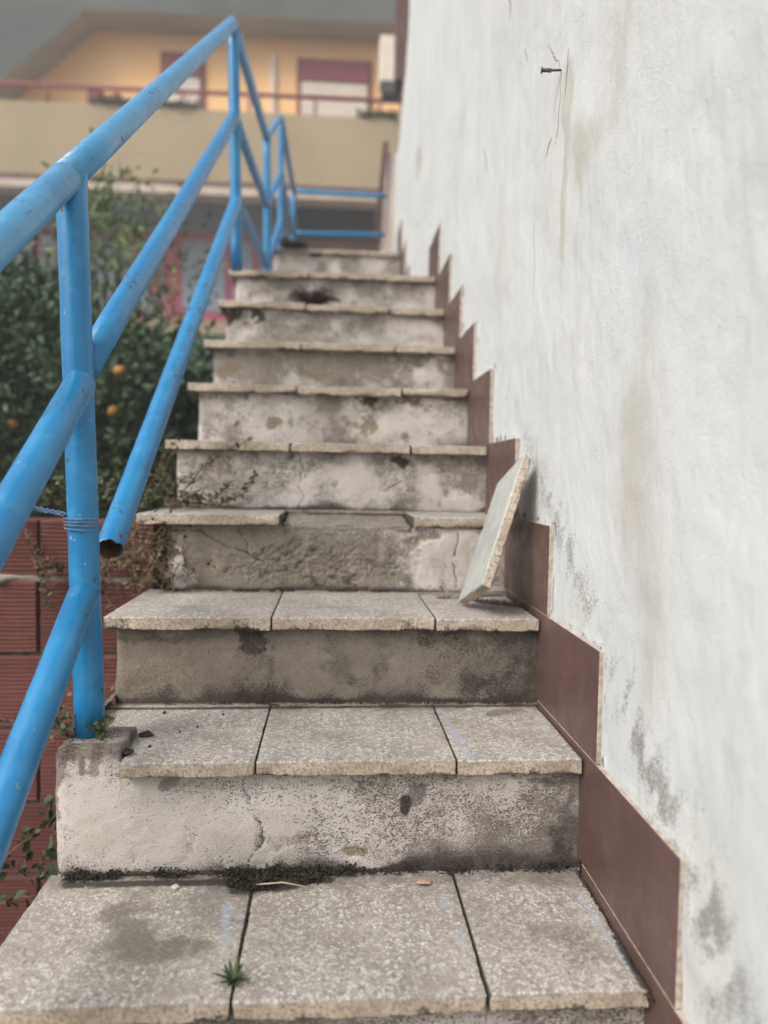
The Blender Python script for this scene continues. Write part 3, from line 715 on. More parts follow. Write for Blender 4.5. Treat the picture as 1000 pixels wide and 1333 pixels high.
# iron peg
peg = thing('wall_peg', 'small dark iron spool-shaped peg sticking out high on the white wall', 'peg', (.41, 1.437, .769))
def P3(*a): return Vector(a)
base = Vector((0, 0, 0)); tip = Vector((-.030, .008, .003))
MB().tube([base+P3(.006, -.002, 0), tip*.5], .0022, 10).build('shaft', M_IRON, peg, True)
MB().tube([tip*.38, tip*.45, tip*.9, tip*.93, tip], [.0045, .0040, .0034, .0062, .0062], 12).build('spool', M_IRON, peg, False)

# ------------------------------------------------------------------ loose tile leaning on the wall
A = Vector((.269, 1.5974, -.2771)); Bv = Vector((.2851, 1.4233, -.2135)); Cv = Vector((.388, 1.5268, .0437)); A2 = Vector((.2882, 1.5965, -.2844))
ax = (Bv-A).normalized(); ay = (Cv-Bv).normalized(); ay = (ay-ax*ay.dot(ax)).normalized(); az = ax.cross(ay)
thick = .0205; inward = (A2-A).normalized()
w_, h_ = (Bv-A).length, (Cv-Bv).length
if az.dot(inward) > 0:      # local z must look away from the wall
    ax, ay = ay, ax; w_, h_ = h_, w_; az = ax.cross(ay)
me, P, Q = slab_mesh('loose_tile', w_, h_, thick, .005, .0022, 333, .007, .001)
mk = slab_mask(P, w_, h_, thick, 3, 0, 0, back=0)
mk[:, 0] *= .25; mk[:, 3] *= .35
lowp = (A-Q @ np.array([0, 0, 0])) if False else None
dA = np.hypot(P[:, 0]-(w_ if False else 0), P[:, 1])
mk[:, 1] += .9*np.exp(-((P[:, 0]-.035)**2+(P[:, 1]-.12)**2)/(.03**2))*(P[:, 2] > thick-.004)
set_mask(me, mk)
o = link('loose_tile', me, M_TZL)
MT = Matrix((ax, ay, az)).transposed().to_4x4(); MT.translation = A-az*thick+Vector((0, 0, .0078))
o.matrix_world = MT
meta(o, 'loose pale speckled tile slab leaning against the white wall on a tread', 'tile')

# ------------------------------------------------------------------ blue pipe railing
rail = thing('pipe_railing', 'bright blue painted steel pipe handrail with posts along the open side of the stairs', 'railing', (-.41, 1.25, -.45))
RP = .0238
def rpipe(name, pts, r=RP, n=28, seed=0, parent=rail, mat=M_BLUE, cap=True, sub=10):
    P2 = []
    for a, c in zip(pts[:-1], pts[1:]):
        a, c = Vector(a), Vector(c)
        for i in range(sub): P2.append(a.lerp(c, i/sub))
    P2.append(Vector(pts[-1]))
    rr = random.Random(seed)
    P2 = [p+Vector((rr.uniform(-1, 1), 0, rr.uniform(-1, 1)))*.0004 for p in P2]
    return local(MB().tube(P2, r, n, cap).build(name, mat, parent, True), rail)
def zr(z0, y, y0=1.25, sl=.708): return z0+sl*(y-y0)
XA, XB = -.4115, -.4115
# posts
pA = rpipe('post', [(-.3945, 1.25, -.438), (-.4225, 1.25, .47)], seed=1, sub=14)
pB = rpipe('post', [(-.395, 3.05, .80), (-.4170, 3.05, 1.745)], RP*.93, seed=2)
pC = rpipe('post', [(-.405, 4.5, .81), (-.417, 4.5, 1.95)], RP*.93, seed=3)
pD = rpipe('post', [(-.405, 5.5, 1.45), (-.411, 5.5, 2.52)], RP*.93, seed=4)
pE = rpipe('post', [(-.400, 6.98, 1.45), (-.402, 6.98, 2.55)], RP*.93, seed=5)
pF = rpipe('post', [(-.40, -.1, -1.38), (-.415, -.1, -.47)], seed=6)
# handrail in runs, joined by welds
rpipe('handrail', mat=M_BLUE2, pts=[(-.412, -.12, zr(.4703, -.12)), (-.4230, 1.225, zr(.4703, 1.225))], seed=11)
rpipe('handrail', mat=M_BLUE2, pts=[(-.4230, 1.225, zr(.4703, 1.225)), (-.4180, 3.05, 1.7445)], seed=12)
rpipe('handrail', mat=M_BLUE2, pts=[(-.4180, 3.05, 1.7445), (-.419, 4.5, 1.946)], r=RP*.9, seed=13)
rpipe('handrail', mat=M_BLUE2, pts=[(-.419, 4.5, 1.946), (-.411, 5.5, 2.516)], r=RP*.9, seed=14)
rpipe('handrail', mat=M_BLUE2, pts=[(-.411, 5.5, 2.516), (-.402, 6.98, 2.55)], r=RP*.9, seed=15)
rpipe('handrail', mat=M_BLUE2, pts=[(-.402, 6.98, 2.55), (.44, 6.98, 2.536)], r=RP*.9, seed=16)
# mid rails
rpipe('mid_rail', [(-.400, -.12, zr(.15, -.12)), (-.4035, 1.232, zr(.15, 1.232))], seed=21)
rpipe('mid_rail', [(-.4070, 1.262, zr(.155, 1.262)), (-.4097, 3.05, 1.390)], RP*.98, seed=22)
rpipe('mid_rail', [(-.4097, 3.05, 1.39), (-.415, 4.5, 1.56)], RP*.9, seed=23)
rpipe('mid_rail', [(-.415, 4.5, 1.56), (-.408, 5.5, 2.13)], RP*.9, seed=24)
rpipe('mid_rail', [(-.408, 5.5, 2.13), (-.402, 6.98, 2.18)], RP*.9, seed=25)
rpipe('mid_rail', [(-.402, 6.98, 2.174), (.425, 6.98, 2.19)], RP*.9, seed=26)
rpipe('mid_rail', [(-.398, -.12, zr(-.191, -.12)), (-.4010, 1.235, zr(-.191, 1.235))], seed=31)
rpipe('mid_rail', [(-.400, 3.05, 1.066), (-.412, 4.5, 1.22)], RP*.9, seed=33)
rpipe('mid_rail', [(-.412, 4.5, 1.22), (-.408, 5.5, 1.78)], RP*.9, seed=34)
rpipe('mid_rail', [(-.408, 5.5, 1.78), (-.402, 6.98, 1.82)], RP*.9, seed=35)
# broken lower rail: an open rusted end short of the post
def broken_pipe():
    a, c = Vector((-.400, 1.372, -.140)), Vector((-.3990, 3.05, 1.066))
    n, N = 28, 26; V = []; F = []
    t = (c-a).normalized(); u = Vector((1, 0, 0)); u = (u-t*u.dot(t)).normalized(); v = t.cross(u)
    rr = random.Random(3); jag = [rr.uniform(-.002, .004)+.010*math.sin(k/n*6.28+1.0)+.004*math.sin(k/n*19) for k in range(n)]
    for i in range(N+1):
        for k in range(n):
            th = k/n*2*math.pi; q = a.lerp(c, (i/N)**2)
            if i == 0: q = q+t*jag[k]
            V.append(tuple(q+(u*math.cos(th)+v*math.sin(th))*RP))
    m = len(V)
    for i, dpt in enumerate((0, .03, .09)):
        for k in range(n):
            th = k/n*2*math.pi; q = a+t*(dpt+(jag[k] if i == 0 else 0))
            V.append(tuple(q+(u*math.cos(th)+v*math.sin(th))*RP*.88))
    for i in range(N):
        for k in range(n): F.append((i*n+k, (i+1)*n+k, (i+1)*n+(k+1) % n, i*n+(k+1) % n))
    fo = len(F)
    for k in range(n): F.append((k, k+0 if False else (k+1) % n, m+(k+1) % n, m+k))
    for i in range(2):
        for k in range(n): F.append((m+i*n+k, m+i*n+(k+1) % n, m+(i+1)*n+(k+1) % n, m+(i+1)*n+k))
    me = bpy.data.meshes.new('mid_rail'); me.from_pydata(V, [], F)
    o = link('mid_rail', me, [M_BLUE, M_RUST], rail)
    for i, p in enumerate(me.polygons): p.use_smooth = True; p.material_index = 0 if i < fo else 1
    meta(o, 'lower rail broken off short of the post, its open end rusty'); local(o, rail)
broken_pipe()
# rusty remnant on the post
b = MB(); b.tube([(-.3955, 1.262, -.215), (-.392, 1.285, -.185), (-.3905, 1.31, -.16), (-.392, 1.325, -.145)], [.0215, .021, .017, .009], 14)
local(b.build('rusty_stub', M_RUST, rail, True))
# weld seams
def weld(p, t, r=RP, seed=0, tube=.0032):
    p, t = Vector(p), Vector(t).normalized(); u = t.orthogonal().normalized(); v = t.cross(u)
    rr = random.Random(seed); pts = []
    for k in range(37):
        th = k/36*2*math.pi
        pts.append(p+(u*math.cos(th)+v*math.sin(th))*(r+.0004)+t*rr.uniform(-.0012, .0012))
    rad = [tube*rr.uniform(.65, 1.2) for _ in pts]
    local(MB().tube(pts, rad, 6, False).build('weld', M_BLUE, rail, True))
dr = (0, 1, .708)
weld((-.4230, 1.225, zr(.4703, 1.225)), dr, seed=1, tube=.0012)
weld((-.4226, 1.25, .447), (0, 0, 1), seed=2, tube=.0022)
weld((-.4125, 1.25, .170), (0, 0, 1), seed=3, tube=.0018)
weld((-.4035, 1.222, zr(.15, 1.222)), dr, seed=4, tube=.0024)
weld((-.4010, 1.226, zr(-.191, 1.226)), dr, seed=5, tube=.0030)
weld((-.408, 1.275, zr(.155, 1.275)), dr, seed=6, tube=.0024)
for (x, y, z) in ((-.418, 3.05, 1.7445), (-.4097, 3.05, 1.39), (-.400, 3.05, 1.066)):
    weld((x, y-.03, z-.021), dr, RP*.95, seed=int(z*99), tube=.0032)

# tie wire round the post and away to the left
wire = thing('tie_wire', 'twisted wire wound round the blue post above the brick wall', 'wire', (-.407, 1.25, -.085))
pts = []
for i in range(4*24+1):
    th = i/24*2*math.pi
    pts.append((.0258*math.cos(th)*1.03, .0258*math.sin(th)*1.03, .012-.006*i/24+.0012*math.sin(th+i*.05)))
MB().tube(pts, .0011, 6).build('coil', simple('blue_wire', (.05, .13, .26), (.22, .25, .28), 120, .5), wire, True)
MB().tube([(-.026, 0, .01), (-.045, .004, .016), (-.075, .002, .019), (-.13, 0, .020), (-.22, 0, .016), (-.4, .02, .02)], .001, 6).build('loose_end', M_IRON, wire, True)
b = MB()
for i in range(3):
    pp = [(-.02-.009*j+rnd.uniform(-.002, .002), rnd.uniform(-.004, .004), .012+.0016*j+.004*math.sin(j*2.1+i*2)) for j in range(9)]
    b.tube(pp, .0013, 6)
b.build('knot', simple('blue_twine', (.05, .15, .33), (.18, .24, .30), 150, .7), wire, True)

# ------------------------------------------------------------------ hollow brick wall
bw = thing('brick_wall', 'low wall of ribbed red hollow bricks butting against the left side of the stairs', 'wall', (-1.6, 2.0, ZG))
bcache = {}
def brick_mesh(L, H, ridges=True):
    key = (round(L, 3), round(H, 3))
    if key in bcache: return bcache[key]
    nr = int(round(H/.0112)); prof = []
    for i in range(nr):
        z = i*H/nr; q = H/nr
        prof += [(0.0, z+.12*q), (0.0, z+.62*q), (.0028, z+.74*q), (.0028, z+.98*q)]
    prof = [(.004, 0)]+prof[:-2]+[(.0, H-.002), (.004, H)]
    V, F = [], []
    rr = random.Random(int(L*1000))
    xs = [0, .003]+list(np.linspace(.05, L-.05, 4))+[L-.003, L] if L > .15 else [0, .003, L-.003, L]
    for i, x in enumerate(xs):
        for (y, z) in prof:
            V.append((x, y+(.003 if i in (0, len(xs)-1) else 0)+rr.uniform(-.0004, .0004), z+rr.uniform(-.0005, .0005)))
    n = len(prof)
    for i in range(len(xs)-1):
        for j in range(n-1): F.append((i*n+j, (i+1)*n+j, (i+1)*n+j+1, i*n+j+1))
    b = len(V)
    V += [(0, .115, 0), (L, .115, 0), (L, .115, H), (0, .115, H)]
    last = (len(xs)-1)*n
    F += [(b, b+3, b+2, b+1)]
    F += [tuple([b]+[i for i in range(0, n)]+[b+3])[::-1], tuple([b+1]+[last+i for i in range(0, n)]+[b+2])]
    F += [tuple([i*n for i in range(len(xs))]+[b+1, b])[::-1], tuple([i*n+n-1 for i in range(len(xs))]+[b+2, b+3])]
    me = bpy.data.meshes.new('brick'); me.from_pydata(V, [], F); me.materials.append(M_BRICK); me.update()
    bcache[key] = me; return me
BL = bw.location
row_top = -.128
rows = [(-.274, .144, -.46-.30)]
z = -.288-.188
k = 0
while z > ZG-.1:
    rows.append((z, .186, -.7625 if k % 2 == 0 else -.612)); z -= .197; k += 1
for (zb, H, j0) in rows:
    xs = [j0-.305*i for i in range(9)][::-1]
    xs += [x for x in (j0+.305,) if x < -.50] + [-.462]
    xs = [x for x in xs if x <= -.4619]
    for a, c in zip(xs[:-1], xs[1:]):
        L = c-a-.009
        if L < .03: continue
        o = bpy.data.objects.new('brick', brick_mesh(L, H)); COL.objects.link(o); o.parent = bw
        o.location = (a+.0045+rnd.uniform(-.001, .001)-BL.x, 2.0+rnd.uniform(-.003, .004)-BL.y, zb-BL.z); o.rotation_euler = (rnd.uniform(-.006, .006), 0, rnd.uniform(-.004, .004))
b = MB(); b.box(-3.2, -.459, 2.012, 2.110, ZG-.05, -.132)
local(b.build('mortar_core', M_CORE, bw), bw)
# squeezed-out bed joint under the top course
xs_ = np.linspace(-3.2, -.465, 420); ts = np.linspace(0, 1, 8)
T, X_ = np.meshgrid(ts, xs_)
wv = fbm(X_*14, 0*X_, 0, 71, 4); amp_ = .004+.022*sst(.40, .62, wv)*(X_ < -.60)
Yv = 2.008-np.sin(T*math.pi)*amp_+(fbm(X_*60, T*4, 0, 72, 3)-.5)*.006
Zv = -.292+T*.022-.012*sst(.4, .65, wv)*(1-T)+.01*sst(.45, .7, fbm(X_*22, 0*X_, 0, 73))*T
me = mesh_np('mortar_joint', np.stack([X_, Yv, Zv], -1).reshape(-1, 3), grid_faces(*X_.shape, flip=True))
local(link('mortar_joint', me, M_MORT, bw), bw)
for (zb, H, j0) in rows[2:]:
    b = MB(); b.box(-3.2, -.463, 2.006, 2.02, zb+H-.001, zb+H+.012)
    local(b.build('mortar_joint', M_MORT if zb > -.5 else M_CORE, bw), bw)

# ------------------------------------------------------------------ plants
def leaf_cloud(name, C, Dv, L, W, mat, parent=None):
    """C centres, Dv directions (n,3); rhomb leaves folded along the middle"""
    n = len(C); Dv = Dv/np.linalg.norm(Dv, axis=1, keepdims=True)
    r = rng.normal(size=(n, 3)); sd = np.cross(Dv, r); sd /= np.linalg.norm(sd, axis=1, keepdims=True); nn = np.cross(sd, Dv)
    L = (L*rng.uniform(.6, 1.25, n))[:, None]; W = L*W
    p0 = C; p1 = C+Dv*L*.5-sd*W*.5+nn*W*.18; p2 = C+Dv*L; p3 = C+Dv*L*.5+sd*W*.5+nn*W*.18
    V = np.stack([p0, p1, p2, p3], 1).reshape(-1, 3); i = np.arange(n)*4
    F = np.concatenate([np.stack([i, i+1, i+2], 1), np.stack([i, i+2, i+3], 1)])
    return link(name, mesh_np(name, V, F, False), mat, parent)
def crown_pts(c, r, n, clumps, cr, top=1.0):
    u = rng.normal(size=(clumps, 3)); u /= np.linalg.norm(u, axis=1, keepdims=True)
    rad = rng.uniform(.45, 1.0, (clumps, 1))**.6
    cc = np.array(c)+u*rad*np.array(r)
    k = rng.integers(0, clumps, n); s = cr*rng.uniform(.5, 1.3, clumps)[k][:, None]
    g = rng.normal(size=(n, 3))*s*.5*np.array([1, 1, .8])
    P = cc[k]+g; dv = g+rng.normal(size=(n, 3))*.06+np.array([0, 0, .02])
    return P, dv, cc
def tree(label, c, r, base, n, clumps, cr, leaf, mat, group='garden trees and bushes left of the stairs', name='citrus_tree'):
    t = thing(name, label, 'tree', base, group)
    P, dv, cc = crown_pts(c, r, n, clumps, cr)
    o = leaf_cloud('crown', P-np.array(base), dv, leaf, .5, mat, t)
    m = MB(); top = Vector(c)-Vector(base)
    m.tube([(0, 0, -.05), (.02, .02, top.z*.35), (top.x*.5, top.y*.5, top.z*.7), tuple(top)], [.07, .055, .04, .02], 10)
    m.build('trunk', M_BARK, t, True)
    m = MB(); st = Vector((top.x*.3, top.y*.3, top.z*.55))
    for q in cc[::3]:
        e = Vector(q)-Vector(base); mid = st.lerp(e, .5)+Vector((rnd.uniform(-.06, .06), rnd.uniform(-.06, .06), -.05))
        m.tube([tuple(st), tuple(mid), tuple(e)], [.018, .010, .003], 5)
    m.build('branches', M_BARK, t, True)
    return t
t1 = tree('dense dark green orange tree with ripe fruit behind the brick wall', (-1.62, 4.35, .22), (1.0, .72, .80), (-1.6, 4.4, ZG), 26000, 120, .30, .060, M_LEAFD)
b = None
for i, (x, y, z) in enumerate(((-1.03, 3.60, .275), (-1.00, 3.60, .463), (-1.50, 3.64, .205))):
    s = MB(); R_ = .028
    for a in range(9):
        for k in range(14):
            ph = a/8*math.pi; th = k/14*2*math.pi
            s.v.append((R_*math.sin(ph)*math.cos(th), R_*math.sin(ph)*math.sin(th), R_*.95*math.cos(ph)))
    for a in range(8):
        for k in range(14): s.f.append((a*14+k, (a+1)*14+k, (a+1)*14+(k+1) % 14, a*14+(k+1) % 14))
    o = s.build('orange', M_ORANGE, t1, True); o.location = (x+1.6, y-4.4, z-ZG)
tree('dark bush right behind the flight, filling the gap beside the upper treads', (-1.05, 5.3, -.05), (.50, .5, .85), (-1.0, 5.3, ZG), 13000, 60, .26, .060, M_LEAFD, name='garden_bush')
tree('yellow-green young tree whose loose top reaches over the dark orange tree', (-1.40, 5.0, 1.40), (.40, .4, .45), (-1.40, 5.0, ZG), 1500, 24, .26, .055, M_LEAFY, name='young_tree')

# far orange-tree mass left (one more tree, duller, farther back)
tree('duller tree farther back at the left edge, under the olive balcony', (-3.3, 7.0, 1.0), (1.3, .9, .8), (-3.3, 7.0, ZG), 12000, 80, .40, .09, M_LEAFD)

def branch(m_st, m_lf, pts, r=.002, leaves=14, L=.014, W=.009, droop=0, seed=0, stem_n=5):
    rr = random.Random(seed); pts = [Vector(p) for p in pts]
    m_st.tube([tuple(p) for p in pts], [r*(1-.6*i/(len(pts)-1)) for i in range(len(pts))], stem_n)
    for i in range(leaves):
        f = rr.random()*(len(pts)-1); k = min(int(f), len(pts)-2); p = pts[k].lerp(pts[k+1], f-k)
        d_ = Vector((rr.gauss(0, 1), rr.gauss(0, 1), rr.gauss(.3, .8))).normalized()
        m_lf.leaf(p+d_*r, d_, (rr.gauss(0, 1), rr.gauss(0, 1), 1), L*rr.uniform(.6, 1.3), W*rr.uniform(.7, 1.2))
def weed(name, label, cat, loc, branches, leafmat, stemmat=M_TWIG, group=None, **kw):
    t = thing(name, label, cat, loc, group); ms, ml = MB(), MB()
    for i, pts in enumerate(branches):
        branch(ms, ml, [tuple(Vector(p)-Vector(loc)) for p in pts], seed=i*7+len(label), **kw)
    ms.build('stem', stemmat, t, True)
    if ml.v: ml.build('leaves', leafmat, t)
    return t
def tangle(origin, spread, n, seg=5, step=.03, up=.5, seed=0):
    rr = random.Random(seed); out = []
    for _ in range(n):
        p = Vector(origin)+Vector((rr.uniform(-1, 1)*spread[0], rr.uniform(-1, 1)*spread[1], rr.uniform(-1, 1)*spread[2]))
        d_ = Vector((rr.gauss(0, 1), rr.gauss(0, .6), rr.gauss(up, .7))).normalized(); L = [p.copy()]
        for _ in range(seg):
            d_ = (d_+Vector((rr.gauss(0, .4), rr.gauss(0, .4), rr.gauss(0, .35)))).normalized(); p = p+d_*step; L.append(p.copy())
        out.append(L)
    return out
# climbing weed crossing the corner of the fifth riser
br = [[(-.45, 1.97, -.20), (-.43, 1.965, -.15), (-.385, 1.955, -.05), (-.335, 1.945, .01), (-.285, 1.955, .052), (-.207, 1.96, .090)],
      [(-.37, 1.95, -.075), (-.30, 1.95, -.083), (-.262, 1.955, -.070), (-.225, 1.955, -.045), (-.203, 1.96, -.006)],
      [(-.42, 1.95, -.09), (-.36, 1.94, -.06), (-.31, 1.945, -.075), (-.28, 1.95, -.04), (-.262, 1.955, -.03)]]
weed('climbing_weed', 'brown-stemmed straggling weed creeping across the left end of a painted riser', 'weed', (-.45, 1.97, -.20), br, M_DRY, leaves=62, L=.013, W=.010, r=.0028)
weed('leafy_weed', 'thicket of small green and grey leaves at the left end of the broken tread', 'weed', (-.46, 1.93, -.12), tangle((-.44, 1.90, -.05), (.05, .05, .04), 20, 6, .021, .9, 5)+tangle((-.34, 1.95, -.083), (.06, .015, .004), 7, 4, .012, .5, 6), M_LEAFG, leaves=15, L=.010, W=.006, r=.0011)
weed('dead_creeper', 'dead brown creeper hanging down the broken left end under the cracked tread', 'weed', (-.44, 1.74, -.15), tangle((-.425, 1.74, -.19), (.045, .04, .05), 26, 6, .022, -.4, 8)+tangle((-.36, 1.735, -.22), (.05, .004, .03), 8, 6, .02, -.2, 9), M_DRY, leaves=9, L=.012, W=.008, r=.0013)
weed('wall_top_weed', 'grey-green weeds poking up along the top of the red brick wall', 'weed', (-.75, 2.08, -.13), tangle((-.75, 2.10, -.08), (.05, .03, .02), 12, 6, .022, .8, 12)+tangle((-.62, 2.10, -.09), (.12, .03, .02), 22, 6, .022, .7, 13), M_LEAFG, leaves=20, L=.018, W=.011, r=.0013)
weed('hanging_sprig', 'thin dusty sprig trailing over the face of the red brick wall', 'weed', (-.73, 1.98, -.13), [[(-.80, 1.98, -.12), (-.775, 1.965, -.17), (-.742, 1.955, -.235), (-.70, 1.95, -.285), (-.665, 1.955, -.325)], [(-.742, 1.955, -.235), (-.728, 1.95, -.29), (-.715, 1.955, -.35)], [(-.75, 1.955, -.22), (-.71, 1.95, -.235), (-.68, 1.955, -.26)]], M_DRY, leaves=34, L=.018, W=.012, r=.0014)
weed('brick_weed', 'dry scrub caught between the brick wall and the steps, right of the blue post', 'weed', (-.50, 1.95, -.28), tangle((-.52, 1.93, -.26), (.07, .03, .08), 26, 6, .022, .1, 15), M_DRY, leaves=12, L=.015, W=.010, r=.0012)
weed('nettle', 'broad-leaved green weed growing in the shade below the blue post', 'weed', (-.60, 1.6, -.95), tangle((-.60, 1.6, -.82), (.05, .04, .08), 12, 5, .03, .6, 21), M_LEAFG, leaves=12, L=.024, W=.018, r=.0016)
weed('low_scrub', 'wiry scrub and pale stalks behind the concrete end of the second step', 'weed', (-.50, 1.5, -.52), tangle((-.50, 1.45, -.46), (.04, .08, .03), 14, 7, .025, .2, 23), M_DRY, leaves=6, L=.012, W=.008, r=.0009)
weed('post_weed', 'small withered weed on the left of the blue post foot', 'weed', (-.425, 1.235, -.434), tangle((-.424, 1.235, -.428), (.008, .01, .004), 9, 5, .010, 1.0, 31), M_LEAFG, leaves=12, L=.010, W=.007, r=.0008)
weed('post_weed', 'small reddish green sprout on the right of the blue post foot', 'weed', (-.368, 1.232, -.434), tangle((-.366, 1.23, -.428), (.006, .006, .004), 6, 4, .008, 1.0, 33), M_LEAFG, leaves=8, L=.012, W=.009, r=.0008)
# rosette in the joint of the lowest tread
t = thing('rosette_weed', 'small green rosette weed growing from the joint of the lowest visible tread', 'weed', (-.118, .929, -.641)); m = MB()
for i in range(26):
    a = i*2.4+.3; e = .12+.75*(i/26)
    m.leaf((0, 0, .001), (math.cos(a)*math.cos(e), math.sin(a)*math.cos(e), math.sin(e)), (0, 0, 1), .028*rnd.uniform(.5, 1.1), .0048, .5)
m.build('leaves', M_LEAFG, t)

def lumps(name, label, cat, pts, n, r, mat, kind=None, spread=.004, seed=0, sq=.7, w=None):
    rr = random.Random(seed); m = MB()
    for i in range(n):
        k = rr.randrange(len(pts)-1) if w is None else rr.choices(range(len(pts)-1), w)[0]; f = rr.random()
        a, c = Vector(pts[k]), Vector(pts[k+1]); p = a.lerp(c, f)
        if rr.random() > .15+1.3*sst(.40, .62, fbm(p.x*28, p.y*28, 0, seed, 3)): continue
        q = p+Vector((rr.gauss(0, spread), rr.gauss(0, spread*.7), abs(rr.gauss(0, spread*.45))*(1 if name != 'moss' else 1+1.6*float(vn(p.x*45, 0, 0, 5)))))
        m.blob(q, r*rr.uniform(.4, 1.3), rr.random(), sq)
    o = m.build(name, mat, None); meta(o, label, cat, None, kind); return o
z1 = -.641; y2 = 1.186
lumps('moss', 'dark moss and dirt along the foot of the lowest riser', 'moss', [(-.41, y2-.003, z1), (-.30, y2-.006, z1+.004), (-.15, y2-.004, z1+.004), (-.02, y2-.006, z1+.003), (.14, y2-.003, z1), (.39, y2-.003, z1)], 4200, .0019, M_MOSS, 'stuff', .0062, 3)
lumps('moss', 'dark moss clump on the joint at the back of the lowest tread', 'moss', [(-.15, 1.165, z1), (-.12, 1.15, z1), (-.09, 1.15, z1), (.0, 1.168, z1)], 1300, .0021, M_MOSS, 'stuff', .0085, 4)
lumps('joint_dirt', 'black dirt packed in the joints of the lowest treads', 'dirt', [(XJ1, .90, z1-.004), (XJ1, 1.18, z1-.002)], 500, .0012, M_SOIL, 'stuff', .0007, 5)
lumps('joint_dirt', 'dirt at the right end of the lowest tread by the brown tile', 'dirt', [(.403, .88, z1-.006), (.405, 1.0, z1-.002), (.405, 1.18, z1)], 900, .0022, M_SOIL, 'stuff', .0020, 6, w=[3, 1])
lumps('soil_lumps', 'crumbs of black soil beside the blue post foot', 'soil', [(-.372, 1.225, -.437), (-.345, 1.21, -.449), (-.325, 1.20, -.449)], 130, .0040, M_SOIL, 'stuff', .006, 7)
lumps('dirt_line', 'thin dark dirt line along the back of the second tread', 'dirt', [(-.32, 1.462, -.449), (.40, 1.462, -.449)], 900, .0014, M_SOIL, 'stuff', .003, 8)
lumps('dirt_line', 'dirt and grit along the back of the third tread', 'dirt', [(-.40, 1.772, -.276), (.40, 1.775, -.276)], 1300, .0018, M_SOIL, 'stuff', .0045, 9)
lumps('grit', 'loose grit on the third tread behind the leaning tile', 'grit', [(.25, 1.72, -.276), (.33, 1.66, -.276), (.40, 1.60, -.276)], 220, .0030, M_MORT, 'stuff', .012, 10)
lumps('dirt_line', 'dirt packed over the bare mortar bed of the broken tread', 'dirt', [(-.12, 2.0, -.102), (.19, 2.0, -.102)], 1200, .0026, M_MORT, 'stuff', .006, 11)
o = lumps('soil_clod', 'single black clod lying on the second tread', 'clod', [(-.322, 1.285, -.448), (-.310, 1.292, -.448)], 14, .006, M_SOIL, None, .003, 12, .6)
for i, (x, y, s_) in enumerate(((-.2945, 1.235, .0028), (-.3095, 1.41, .004), (-.235, 1.33, .002), (-.20, 1.40, .0025), (-.26, 1.305, .0018))):
    m = MB().blob((0, 0, 0), s_, i); o = m.build('dirt_crumb', M_SOIL); o.location = (x, y, -.449)
    meta(o, ['dark crumb near the front edge of the second tread', 'dark crumb at the back of the second tread beside the riser', 'tiny crumb mid-way on the left tile of the second tread', 'dark crumb at the back of the second tread by the joint', 'tiniest crumb next to the black clod'][i], 'crumb', 'crumbs on the second tread')
m = MB().blob((0, 0, 0), .010, 3, .5); o = m.build('brick_chip', simple('chip', (.40, .23, .16), (.52, .34, .25), 120, .95)); o.scale = (1.25, .8, .8); o.location = (.152, 1.150, -.637); o.rotation_euler = (.15, .1, .2)
meta(o, 'small orange brick chip at the back of the lowest tread', 'brick chip')
m = MB().blob((0, 0, 0), .008, 4, .4); o = m.build('mortar_flake', simple('flake', (.5, .46, .41), (.62, .58, .52), 90, .9)); o.location = (-.235, 1.150, -.638)
meta(o, 'whitish mortar flake on the left of the lowest tread', 'flake')
m = MB().tube([(-.115, 1.14, -.632), (-.07, 1.138, -.628), (-.025, 1.132, -.634)], [.0011, .0012, .0008], 6); o = m.build('straw', simple('straw_mat', (.42, .35, .24), (.55, .47, .34), 60, .8), None, True)
meta(o, 'pale straw lying on the moss at the foot of the lowest riser', 'straw')
m = MB().tube([(-.13, 1.457, -.43), (-.127, 1.455, -.445), (-.10, 1.45, -.449)], .0016, 6); m.leaf((-.13, 1.455, -.447), (.3, -.2, 1), (0, -1, .3), .022, .009); o = m.build('dead_sprig', M_RUST)
meta(o, 'reddish dead sprig at the foot of the second riser', 'sprig')
# hairlike tufts of dead roots on the upper treads
def tuft(label, c, n, R, H, seed, lean=(0, 0)):
    rr = random.Random(seed); m = MB()
    for i in range(n):
        a = rr.uniform(0, 6.28); q = rr.random()**.5
        p = Vector((math.cos(a)*q*R*.75, math.sin(a)*q*R*.5, 0))
        d_ = Vector((math.cos(a)*q*.35+lean[0]+rr.gauss(0, .12), math.sin(a)*q*.4+lean[1], 1.0)).normalized(); L = [p.copy()]
        for s_ in range(5):
            d_ = (d_+Vector((math.cos(a)*.10+rr.gauss(0, .12), math.sin(a)*.1, -.30))).normalized(); p = p+d_*H*.22; p.z = max(p.z, 0); L.append(p.copy())
        m.tube([tuple(v) for v in L], [.0014, .0013, .0012, .001, .0008, .0005], 3)
    for i in range(50): m.blob((rr.gauss(0, R*.35), rr.gauss(0, R*.25), abs(rr.gauss(0, H*.15))), .006, rr.random())
    o = m.build('root_tuft', M_HAIR); o.location = c; meta(o, label, 'tuft', 'dead hairlike tufts on the upper steps')
tuft('dark hairlike tuft of dead roots standing on the tread of a high step', (-.090, 2.95, .638), 260, .024, .10, 1)
tuft('longer sprawling tuft of dead roots on the topmost visible step', (-.30, 4.97, 1.462), 300, .09, .06, 2, (.4, 0))
tuft('small dark tuft at the right of the sprawling one on the topmost step', (-.14, 4.93, 1.40), 90, .035, .03, 3)

